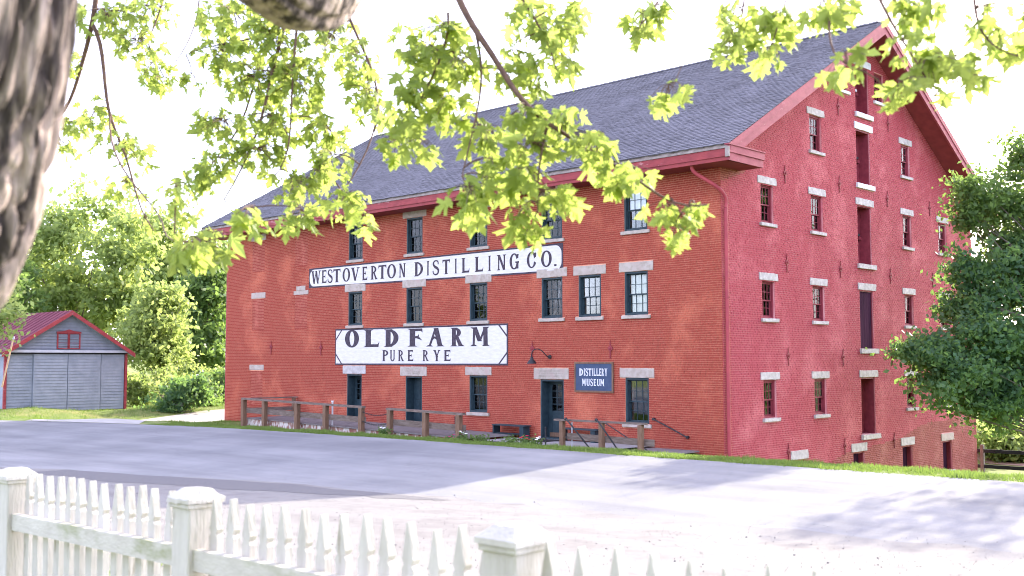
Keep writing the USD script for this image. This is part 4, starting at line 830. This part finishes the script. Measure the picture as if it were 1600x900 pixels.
# right-hand trees
tree('shade_tree', 'spreading dark green tree in front of the far end of the gable', (8.3, 13.0), 13,
     [blob(1500, 560, 38.5, 80, 72), blob(1455, 545, 38, 46, 34), blob(1475, 600, 38, 55, 46), blob(1560, 590, 39, 80, 82), blob(1585, 490, 40, 75, 70), blob(1520, 470, 40, 48, 46), blob(1645, 540, 40, 80, 120), blob(1468, 638, 38, 28, 18), blob(1540, 640, 38.5, 60, 36), blob(1510, 420, 40, 26, 30), blob(1560, 440, 40, 60, 40), blob(1600, 410, 41, 50, 46), blob(1540, 540, 39, 70, 60)],
     1500, 26, .105, 'leaf_dark', 21, None, .22, .30)
tree('upper_tree', 'lighter green tree crown rising beside the right eave', (8.8, 15.0), 14,
     [blob(1525, 300, 41, 38, 34), blob(1562, 320, 42, 44, 42), blob(1592, 262, 42, 32, 36), blob(1514, 340, 41, 28, 22), blob(1640, 330, 42, 60, 100), blob(1590, 400, 42, 40, 30), blob(1570, 440, 42, 50, 34), blob(1610, 235, 42, 34, 30), blob(1575, 380, 42, 40, 36), blob(1600, 330, 42, 50, 50)],
     820, 26, .10, 'leaf_mid', 22, None, .22, .32)
tree('roadside_tree', 'large tree standing beyond the right end of the road', (14.5, 13.5), 12,
     [(14.5, 13, 7.5, 3.4, 3.6, 3.0), (12.2, 12.0, 10.5, 2.4, 2.6, 2.2), (17.5, 13, 8, 3.5, 3.5, 3), (14, 14, 12.0, 2.6, 2.6, 2.4), (11.0, 11.5, 7.2, 1.6, 1.8, 1.6), (14, 14, 3.4, 3.4, 4.0, 2.6), (12.5, 19, 4.5, 3.0, 4.0, 3.6), (17, 20, 6, 3.5, 4, 4)], 760, 28, .13, 'leaf_mid', 23, None, .28, .5)
for i, (px, py, d, rx, ry, mt, lab) in enumerate(((1568, 690, 57, 50, 30, 'leaf_light', 'low bright bushes directly behind the dark rail fence'), (1605, 672, 60, 46, 44, 'leaf_mid', 'leafy bush at the right edge behind the rail fence'), (1560, 660, 64, 45, 40, 'leaf_light', 'bright shrubbery behind the dark rail fence'), (1600, 640, 70, 60, 60, 'leaf_mid', 'green thicket further back beyond the rail fence'), (1530, 640, 80, 30, 60, 'leaf_mid', 'thin tree just past the far corner of the brick wall'), (1590, 600, 90, 70, 70, 'leaf_light', 'bright tree seen low between the dark branches'))):
    b = blob(px, py, d, rx, ry); tree('thicket', lab, (b[0], b[1]), 5, [b, (b[0] + 1, b[1] + 1, b[2] - b[5] * .5, b[3], b[4], b[5] * .8)], 260, 24, .17, mt, 60 + i, None, .1, .4, 'shrub')

for i, (x, y, hgt, r, lab) in enumerate(((6, -62, 13, 7, 'large yard tree behind the viewer on the left'), (24, -66, 15, 8, 'large yard tree straight behind the viewer'), (42, -58, 13, 7, 'large yard tree behind the viewer on the right'))):
    z = 2.4; tree('yard_tree', lab, (x, y), hgt, [(x, y, z + hgt * .55, r, r * .8, hgt * .4), (x - r * .6, y + 2, z + hgt * .4, r * .7, r * .6, hgt * .25), (x + r * .6, y + 1, z + hgt * .45, r * .7, r * .6, hgt * .28)], 420, 22, .42, 'leaf_mid', 80 + i, 'trees across the yard', .35, .8)

# ------------------------------------------------------------------ grass blades
def blades(n, xr, yr, hgt, rg, keep=None, wid=.008):
    x = rg.uniform(*xr, n); y = rg.uniform(*yr, n)
    if keep is not None:
        k = keep(x, y); x, y = x[k], y[k]
    n = len(x); z = ground(x, y); h = hgt * rg.uniform(.4, 1.3, n) * (.45 + 1.5 * meshkit.noise(np.column_stack([x * 1.7, y * 1.7, 0 * x])) ** 2); a = rg.uniform(0, 2 * np.pi, n); l = rg.normal(size=(n, 2)) * .35 * h[:, None]
    w = wid * rg.uniform(.7, 1.5, n)
    V = np.stack([np.column_stack([x - np.cos(a) * w, y - np.sin(a) * w, z - .01]), np.column_stack([x + np.cos(a) * w, y + np.sin(a) * w, z - .01]), np.column_stack([x + l[:, 0], y + l[:, 1], z + h])], 1).reshape(-1, 3)
    return trimesh.Trimesh(V, np.arange(3 * n).reshape(-1, 3), process=False)
rg = np.random.default_rng(5)
not_drive = lambda x, y: ~shapely.contains_xy(drive.buffer(.1), x, y) & ~shapely.contains_xy(road, x, y)
obj('verge_grass', blades(90000, (-21, 24), (-9.5, -6.6), .075, rg, lambda x, y: (~shapely.contains_xy(drive.buffer(.1), x, y)) & (~shapely.contains_xy(road, x, y) | (~shapely.contains_xy(road.buffer(-.16), x, y) & (meshkit.noise(np.column_stack([x * 2.5, y, 0 * x])) > .55))) & (rg.uniform(size=len(x)) < .35 + meshkit.noise(np.column_stack([x * .8, y * 1.5, 0 * x + 5]))), .013), 'grass_blade', kind='stuff', label='strip of short green grass between the road and the building', cat='grass')
obj('lawn_grass', blades(40000, (-46, -24), (-13, 6), .09, rg, not_drive, .014), 'grass_blade', kind='stuff', label='sunlit mown lawn in front of the grey garage', cat='grass')
obj('fence_grass', blades(26000, (9, 19), (-27.7, -25.0), .07, rg, lambda x, y: rg.uniform(size=len(x)) < .35 + .4 * (meshkit.noise(np.column_stack([x, y, 0 * x]) * 1.3) > .5) - .2 * (y > -26), .005), 'grass_blade', kind='stuff', label='patchy grass at the foot of the white picket fence', cat='grass')
# loose stones on the gravel
def stones(n, rg):
    x = rg.uniform(-6, 18, n); y = rg.uniform(-25, -14.5, n); k = shapely.contains_xy(gravel.buffer(.5), x, y) & (rg.uniform(size=n) < np.where(shapely.contains_xy(gravel, x, y), .6, .5)); x, y = x[k], y[k]; n = len(x)
    ico = trimesh.creation.icosphere(0); V0 = ico.vertices; s = rg.uniform(.003, .009, n) * (1 + (rg.uniform(size=n) < .05))
    V = V0[None] * (s[:, None, None] * rg.uniform(.6, 1.3, (n, 1, 3))) + np.column_stack([x, y, ground(x, y) + .016])[:, None]
    return trimesh.Trimesh(V.reshape(-1, 3), (ico.faces[None] + len(V0) * np.arange(n)[:, None, None]).reshape(-1, 3), process=False)
obj('gravel_stones', stones(7000, rg), 'gravel', kind='stuff', label='loose pale stones scattered over the gravel shoulder', cat='gravel')

# ------------------------------------------------------------------ white picket fence in front
pf = thing('picket_fence', 'white picket fence with square capped posts in the foreground', 'fence')
FY = -27.8
post_x = [10.51, 12.705, 14.895, 17.09, 19.285]
ztop = lambda x: 2.540 + .0213 * (x - 17.09)
for i, x in enumerate(post_x):
    zt = ztop(x); w = .082; zg = float(ground(x, FY)) - .2
    p = obj('post', [bx(x - w, x + w, FY - w, FY + w, zg, zt - .05, .006), bx(x - w - .012, x + w + .012, FY - w - .012, FY + w + .012, zt - .075, zt - .05, .004)], 'fence_white', pf)
    c = .103
    cap = trimesh.convex.convex_hull(np.array([(x + sx * c, FY + sy * c, zt + dz_) for sx in (-1, 1) for sy in (-1, 1) for dz_ in (-.05, -.028)] + [(x + sx * .05, FY + sy * .05, zt + .015) for sx in (-1, 1) for sy in (-1, 1)]))
    if i == 2:   # weathered, nibbled cap
        cap = cap.subdivide_to_size(.03); v = np.array(cap.vertices); v += (meshkit.noise(v * 28 + 1)[:, None] - .5) * .013; cap = trimesh.Trimesh(v, cap.faces, process=False)
    obj('cap', cap, 'fence_white', p)
ztip = lambda x: 2.437 + .0165 * (x - 13.1)
for a, b in zip(post_x[:-1], post_x[1:]):
    for dzr, hh in ((-.245, .10), (-.86, .10)):
        za, zb = ztip(a) + dzr - hh / 2, ztip(b) + dzr - hh / 2
        obj('rail', bar((a + .0825, FY - .035, za), (b - .0825, FY - .035, zb), .045, hh), 'fence_rail', pf)
    n = 14
    for k in range(n):
        x = a + .083 + (b - a - .166) * (k + .5) / n + R.normal() * .003; zt = ztip(x) + .006 + R.normal() * .007; zg = float(ground(x, FY)) + .06
        hw, th = .036, .019
        out = [(-hw, zg), (hw, zg), (hw, zt - .185), (hw * .62, zt - .165), (hw * .98, zt - .145), (hw * .80, zt - .125), (.003, zt), (-.003, zt), (-hw * .80, zt - .125), (-hw * .98, zt - .145), (-hw * .62, zt - .165), (-hw, zt - .185)]
        m = trimesh.creation.extrude_polygon(Polygon(out), 2 * th, engine='earcut'); v = np.array(m.vertices)
        tl = R.normal() * .009
        V = np.column_stack([x + v[:, 0] + (v[:, 1] - zg) * tl, FY + .007 + v[:, 2] * 1.0, v[:, 1]])
        obj('picket', trimesh.Trimesh(V, m.faces[:, ::-1], process=False), 'fence_white', pf)

# ------------------------------------------------------------------ maple tree overhead
mp = thing('maple_tree', 'maple tree with leaning rough trunk and leafy branches hanging over the view', 'tree')
rg = np.random.default_rng(17)
def bark_tube(P, rad, n, disp, fs, m=60):
    P = spline(P, m); r = np.interp(np.linspace(0, 1, m), np.linspace(0, 1, len(rad)), rad)
    t = tube(P, r, n); v = np.array(t.vertices)
    c = np.vstack([np.repeat(P, n, 0), P[[0]], P[[-1]]]); d = v - c; L_ = np.linalg.norm(d, axis=1, keepdims=True); d = np.where(L_ > 1e-6, d / np.maximum(L_, 1e-6), 0)
    k = np.vstack([np.repeat(np.arange(m), n)[:, None], [[0]], [[m - 1]]])[:, 0]
    ang = np.r_[np.tile(np.arange(n), m), 0, 0] / n * 2 * np.pi
    q_ = np.column_stack([np.cos(ang) * fs, np.sin(ang) * fs, k * .062])
    q_ = q_ + (meshkit.fbm(q_ * .5, 2, 9)[:, None] - .5) * 1.6
    h = np.abs(meshkit.fbm(q_, 3, 5) - .5) * 2
    h = np.clip(h * 3.2, 0, 1) ** .6 + .25 * (meshkit.fbm(q_ * 3, 3, 8) - .5)
    return trimesh.Trimesh(v + d * (disp * (h - .7))[:, None], t.faces, process=False)
def tdepth(py): return 2.35
TR = [at(px, py, d) for px, py, d in ((-420, 1250, 2.35), (-310, 760, 2.35), (-215, 475, 2.35), (-146, 330, 2.35), (-102, 170, 2.35), (-74, 0, 2.35), (-56, -250, 2.4), (-10, -700, 2.5), (50, -1300, 2.6))]
obj('trunk', bark_tube(TR, [.30, .26, .247, .243, .24, .24, .235, .21, .17], 300, .042, 6.2, 320), 'bark', mp, smooth=True)
LM = [TR[6], at(120, -330, 2.6), at(300, -170, 3.0), at(400, -62, 3.3), at(476, -14, 3.5), at(545, -90, 3.8), at(640, -240, 4.2), at(800, -420, 4.8), at(1000, -520, 5.4), at(1400, -560, 6.2)]
obj('limb', bark_tube(LM, [.15, .14, .13, .113, .093, .092, .085, .075, .06, .04], 110, .022, 3.4, 200), 'bark', mp, smooth=True)
BR = []
def branch(pts, r0, r1, n=18):
    Q = [at(*p) for p in pts]; ra = r0
    if pts[0][1] < -20:      # runs up to the limb overhead
        LP = spline(LM, 80)[24:]; up_ = LP[np.linalg.norm(LP - Q[0], axis=1).argmin()]
        E_ = spline([up_, (up_ * .45 + Q[0] * .55) + np.array([0, 0, .22]), Q[0], Q[1]], 16)[:12]
        ext = tube(np.vstack([E_, Q[0] + (Q[1] - Q[0]) * .04]), np.linspace(r0 * 1.5, r0, 13), 7)
        obj('bough', ext, 'twig', mp, smooth=60)
    P = spline(Q, n); BR.append(P)
    obj('branch', tube(P, np.linspace(r0, r1, n), 7), 'twig', mp, smooth=60)
branch([(150, -60, 7.6), (143, 40, 7.6), (125, 110, 7.6), (105, 165, 7.6), (80, 197, 7.6)], .022, .009)
branch([(143, 35, 7.6), (160, 90, 7.5), (172, 180, 7.4), (195, 240, 7.3), (212, 300, 7.2), (240, 360, 7.1)], .016, .004)
branch([(172, 180, 7.4), (215, 295, 6.5), (255, 352, 5.8), (305, 378, 5.3), (350, 372, 5.3)], .007, .003)
branch([(350, 312, 6.8), (372, 330, 6.2), (395, 332, 5.5)], .004, .003, 8)
branch([(262, -30, 7.8), (245, 30, 7.7), (230, 65, 7.6)], .010, .004)
branch([(310, -40, 8.2), (300, 50, 8.1), (262, 112, 8)], .007, .003)
branch([(500, -90, 7.4), (447, 30, 7.2), (430, 95, 7.1), (415, 160, 7.0), (398, 215, 6.9), (350, 312, 6.8)], .020, .004)
branch([(500, -60, 7.6), (430, 40, 7.5), (400, 120, 7.4), (370, 205, 7.3), (340, 245, 7.2), (308, 292, 7.1)], .014, .004)
branch([(470, -10, 7.4), (440, 40, 7.4), (385, 62, 7.3), (290, 85, 7.2)], .010, .003)
branch([(470, -30, 7.0), (463, 50, 7.0), (455, 170, 6.9), (440, 260, 6.8), (380, 302, 6.7)], .010, .003)
branch([(535, -60, 7.2), (560, 60, 7.1), (590, 150, 7.0), (575, 230, 6.9), (520, 320, 6.8)], .012, .003)
branch([(690, -80, 5.9), (718, 0, 5.8), (742, 45, 5.7), (775, 95, 5.6), (805, 142, 5.5), (840, 180, 5.4), (880, 208, 5.3), (940, 246, 5.2), (990, 277, 5.1), (1050, 315, 5.0), (1105, 320, 5.0)], .022, .004, 30)
branch([(742, 45, 5.7), (752, 110, 5.7), (748, 160, 5.6), (735, 220, 5.5), (722, 275, 5.4)], .008, .003)
branch([(855, 195, 5.35), (846, 240, 5.3), (842, 270, 5.2), (840, 330, 5.2)], .008, .003)
branch([(700, 20, 5.8), (680, 110, 5.8), (655, 160, 5.8), (630, 220, 5.7)], .008, .003)
branch([(760, -60, 6), (830, 20, 5.9), (860, 80, 5.8), (870, 110, 5.7)], .010, .003)
branch([(1120, -120, 5.8), (1090, 0, 5.6), (1066, 100, 5.4), (1045, 145, 5.3)], .004, .002)
branch([(1050, -60, 6.4), (1030, 0, 6.2), (1000, 40, 6.1)], .007, .003)
branch([(1180, -80, 5.8), (1160, 20, 5.6), (1155, 85, 5.5)], .008, .003)
branch([(1250, -60, 5.6), (1225, 10, 5.5), (1205, 75, 5.4)], .006, .003)
branch([(1290, -60, 5.0), (1296, 25, 4.9), (1297, 60, 4.8), (1315, 95, 4.7), (1365, 120, 4.7), (1382, 138, 4.7)], .008, .003)
branch([(1350, -60, 5.2), (1380, 10, 5.0), (1408, 60, 4.9), (1440, 110, 4.8), (1460, 150, 4.8)], .010, .003)
branch([(1455, -60, 5.2), (1455, 38, 5.0)], .006, .003, 6)
branch([(1500, -60, 5.4), (1525, 20, 5.2), (1540, 58, 5.1), (1590, 88, 5.0)], .010, .003)
half = [(0.03, -.02), (.16, -.04), (.30, .06), (.44, .10), (.36, .19), (.24, .26), (.34, .33), (.50, .42), (.66, .50), (.52, .53), (.50, .62), (.36, .55), (.20, .50), (.20, .62), (.29, .74), (.19, .76), (.14, .86), (0, 1.05)]
out = [(x, y) for x, y in half] + [(-x, y) for x, y in half[-2::-1]]
LV = np.array([(0, .30)] + out + [(0, -.02)]); LN = len(LV)
LF = np.array([(0, k, k + 1) for k in range(1, LN - 1)] + [(0, LN - 1, 1)])
def leaves(px, py, rx, ry, depth, count, size, dd=.35):
    """Leaves of one spray: (points (count, n, 3))."""
    c = at(px, py, depth); s = depth / FPX
    u = rg.normal(size=(count, 3)); u /= np.linalg.norm(u, axis=1, keepdims=True); u *= rg.uniform(.05, 1.0, (count, 1)) ** .45
    pos = c + RT * (u[:, :1] * rx * s) + UP * (u[:, 1:2] * ry * s) + FW * (u[:, 2:] * dd)
    yv = RT * rg.normal(size=(count, 1)) * .75 + np.array([0, 0, -1.0]) * rg.uniform(.25, 1.1, (count, 1)) + FW * rg.normal(size=(count, 1)) * .55 + (pos - c) * .8
    yv /= np.linalg.norm(yv, axis=1, keepdims=True)
    nv = rg.normal(size=(count, 3)) * .55 + np.array([0, 0, .8]) - FW * rg.uniform(-.2, .9, (count, 1))
    nv -= yv * (nv * yv).sum(1, keepdims=True); nv /= np.linalg.norm(nv, axis=1, keepdims=True); xv = np.cross(yv, nv)
    sz = size * rg.uniform(.5, 1.35, (count, 1, 1)); fold = rg.uniform(-.1, .7, (count, 1)); cur = rg.uniform(-.3, .75, (count, 1))
    lx, ly = LV[None, :, 0], LV[None, :, 1]
    lz = -np.abs(lx) * fold - cur * ly ** 2 + rg.uniform(.02, .08, (count, 1)) * np.sin(9 * lx + 5 * ly + rg.uniform(0, 6, (count, 1)))
    return pos[:, None] + sz * (lx[..., None] * xv[:, None] + ly[..., None] * yv[:, None] + lz[..., None] * nv[:, None])
SP = []
SPRAYS = [  # px, py, rx, ry, depth, leaves
    (165, 25, 48, 34, 7.6, 42), (235, 18, 45, 28, 7.8, 34), (215, 70, 42, 30, 7.6, 30), (240, 105, 28, 26, 7.5, 18), (105, 100, 22, 40, 7.6, 12), (100, 195, 32, 28, 7.6, 18), (150, 180, 38, 30, 7.5, 20), (192, 235, 45, 34, 7.4, 32), (195, 290, 26, 24, 7.3, 14), (95, 230, 22, 22, 7.6, 10), (225, 345, 20, 20, 7.1, 6), (250, 130, 20, 18, 7.6, 8),
    (365, 25, 60, 34, 7.4, 52), (350, 85, 50, 38, 7.3, 46), (430, 70, 55, 45, 7.2, 60), (400, 125, 60, 40, 7.2, 58), (465, 135, 50, 50, 7.1, 56), (520, 60, 45, 50, 7.2, 44), (560, 95, 34, 40, 7.1, 26), (575, 150, 34, 40, 7.0, 26), (430, 190, 60, 32, 7.0, 44), (350, 195, 50, 32, 7.1, 38), (500, 200, 50, 38, 7.0, 38), (400, 240, 58, 32, 6.9, 38), (335, 255, 40, 26, 6.9, 20), (520, 250, 44, 34, 6.9, 26), (300, 125, 22, 14, 7.2, 9), (310, 290, 40, 26, 6.9, 20), (290, 325, 26, 18, 6.9, 10), (460, 290, 40, 30, 6.8, 24), (470, 335, 34, 28, 6.4, 18), (540, 315, 40, 30, 6.5, 22), (500, 275, 40, 24, 6.8, 16), (570, 345, 16, 16, 6.4, 5), (440, 30, 40, 26, 7.2, 20),
    (310, 388, 40, 22, 5.2, 16), (392, 335, 16, 20, 5.4, 9), (335, 375, 22, 18, 5.4, 8), (275, 300, 20, 22, 5.3, 5),
    (690, 50, 55, 26, 5.9, 26), (640, 70, 30, 26, 6.0, 11), (680, 95, 46, 34, 5.9, 26), (650, 145, 44, 36, 5.8, 24), (720, 100, 36, 40, 5.8, 20), (630, 195, 34, 28, 5.8, 14), (620, 230, 28, 22, 5.7, 10), (700, 165, 40, 34, 5.7, 18), (745, 205, 30, 30, 5.7, 12), (660, 230, 26, 18, 5.7, 7), (600, 180, 18, 20, 6.4, 6),
    (830, 22, 45, 24, 6.0, 20), (860, 60, 40, 36, 5.9, 24), (880, 95, 24, 24, 5.9, 10), (800, 85, 26, 26, 5.9, 9), (795, 130, 24, 26, 5.8, 9), (840, 115, 30, 26, 5.8, 11), (900, 20, 24, 22, 6.1, 9), (825, 180, 44, 26, 5.5, 15), (760, 215, 30, 24, 5.5, 10),
    (880, 195, 42, 28, 5.3, 17), (930, 225, 42, 28, 5.2, 17), (830, 235, 40, 28, 5.3, 15), (770, 260, 34, 26, 5.4, 11), (735, 305, 34, 40, 5.2, 15), (760, 290, 26, 26, 5.3, 8), (830, 285, 52, 28, 5.2, 18), (870, 310, 32, 22, 5.2, 9), (820, 335, 40, 26, 5.1, 11), (835, 365, 24, 16, 5.1, 5), (985, 275, 36, 22, 5.1, 11), (950, 265, 26, 20, 5.1, 8), (1045, 330, 40, 26, 5.0, 12), (1055, 368, 24, 18, 5.0, 6), (1085, 330, 20, 18, 5.0, 5), (735, 335, 16, 14, 5.2, 3),
    (1005, 30, 30, 20, 6.2, 11), (1030, 18, 22, 14, 6.2, 7), (1000, 55, 18, 14, 6.2, 4), (1045, 142, 24, 20, 5.3, 9), (1150, 25, 36, 28, 5.6, 13), (1145, 70, 26, 26, 5.5, 9), (1170, 50, 30, 36, 5.6, 10), (1205, 85, 22, 20, 5.4, 6), (1215, 30, 34, 22, 5.5, 9), (1225, 50, 22, 16, 5.5, 5),
    (1285, 15, 34, 18, 5.0, 10), (1320, 20, 22, 16, 5.0, 5), (1320, 96, 24, 18, 4.7, 7), (1400, 15, 30, 14, 5.1, 6), (1440, 15, 32, 18, 5.1, 8), (1420, 70, 44, 28, 4.9, 13), (1450, 105, 44, 34, 4.8, 14), (1410, 140, 30, 20, 4.8, 8), (1490, 100, 30, 34, 4.9, 9), (1500, 140, 20, 16, 4.9, 4), (1545, 20, 36, 22, 5.2, 9), (1575, 55, 28, 24, 5.1, 7), (1590, 85, 14, 12, 5.1, 3), (1590, 20, 20, 20, 5.2, 5)]
OB = [(CAM + np.array(o), r) for o, r in (((2.0, -3.0, 4.2), (4.0, 3.5, 1.9)), ((-2.5, -1.0, 4.6), (3.2, 2.6, 1.6)), ((4.5, 1.5, 5.2), (3.5, 2.6, 1.7)), ((1.0, 1.8, 5.6), (3.0, 2.2, 1.5)), ((7.5, -2.0, 4.0), (3.5, 3.0, 1.9)), ((-1.0, -6.0, 4.6), (4.0, 3.0, 2.2)), ((-3.0, -7.5, 2.2), (4.0, 2.5, 2.6)), ((4.0, -9.0, 2.6), (4.5, 2.5, 3.0)), ((10.0, -7.0, 3.0), (4.0, 3.0, 2.8)))]
cc = []
for c, r in OB:
    d = rg.normal(size=(110, 3)); d /= np.linalg.norm(d, axis=1, keepdims=True); cl = c + d * r * rg.uniform(.3, 1, (110, 1)) ** .5
    cc.append(np.repeat(cl, 34, 0) + rg.normal(size=(110 * 34, 3)) * .36)
cc = np.vstack(cc); rel = cc - CAM; dep = rel @ FW
cc = cc[(dep < .3) | ((rel @ UP) > np.abs(dep) * .31 + .35)]
obj('crown', leaf_quads(cc, .085, rg, .6, .7), 'maple_leaf', mp, kind='stuff')
ALL, PET = [], []
for px, py, rx, ry, d, n in SPRAYS:
    size = .074 if d > 6.5 else (.084 if d > 5.6 else .091)
    n = int(n * (1.5 if d > 6.5 else 1.6))
    P = leaves(px, py, rx, ry, d, n, size, .28)
    ALL.append(P)
    c = at(px, py, d); near = min((np.linalg.norm(B - c, axis=1).min(), i) for i, B in enumerate(BR)); B = BR[near[1]]; j = B[np.linalg.norm(B - c, axis=1).argmin()]
    c2 = c + np.array([0, 0, .04])
    if np.linalg.norm(j - c2) > .55: j = c2 + (j - c2) / np.linalg.norm(j - c2) * .3
    PET.append(tube(spline([j, (j + c2) / 2 + (0, 0, .02), c2], 5), np.linspace(.005, .003, 5), 5))
    for b in P[:, 1]:
        PET.append(tube([c2 + (b - c2) * .1, (c2 + b) / 2 + (0, 0, .015), b], .0019, 3, False))
obj('twigs', PET, 'twig', mp, kind='stuff')
ALL = np.concatenate(ALL)
size_px = np.ptp((ALL - CAM) @ RT / ((ALL - CAM) @ FW), axis=1) * np.ptp((ALL - CAM) @ UP / ((ALL - CAM) @ FW), axis=1)
order = np.argsort(-size_px)
for i in order[:300]: obj('leaf', (ALL[i], LF), 'maple_leaf', mp)
rest = ALL[order[300:]]; n = len(rest)
obj('foliage', (rest.reshape(-1, 3), (LF[None] + LN * np.arange(n)[:, None, None]).reshape(-1, 3)), 'maple_leaf', mp, kind='stuff')
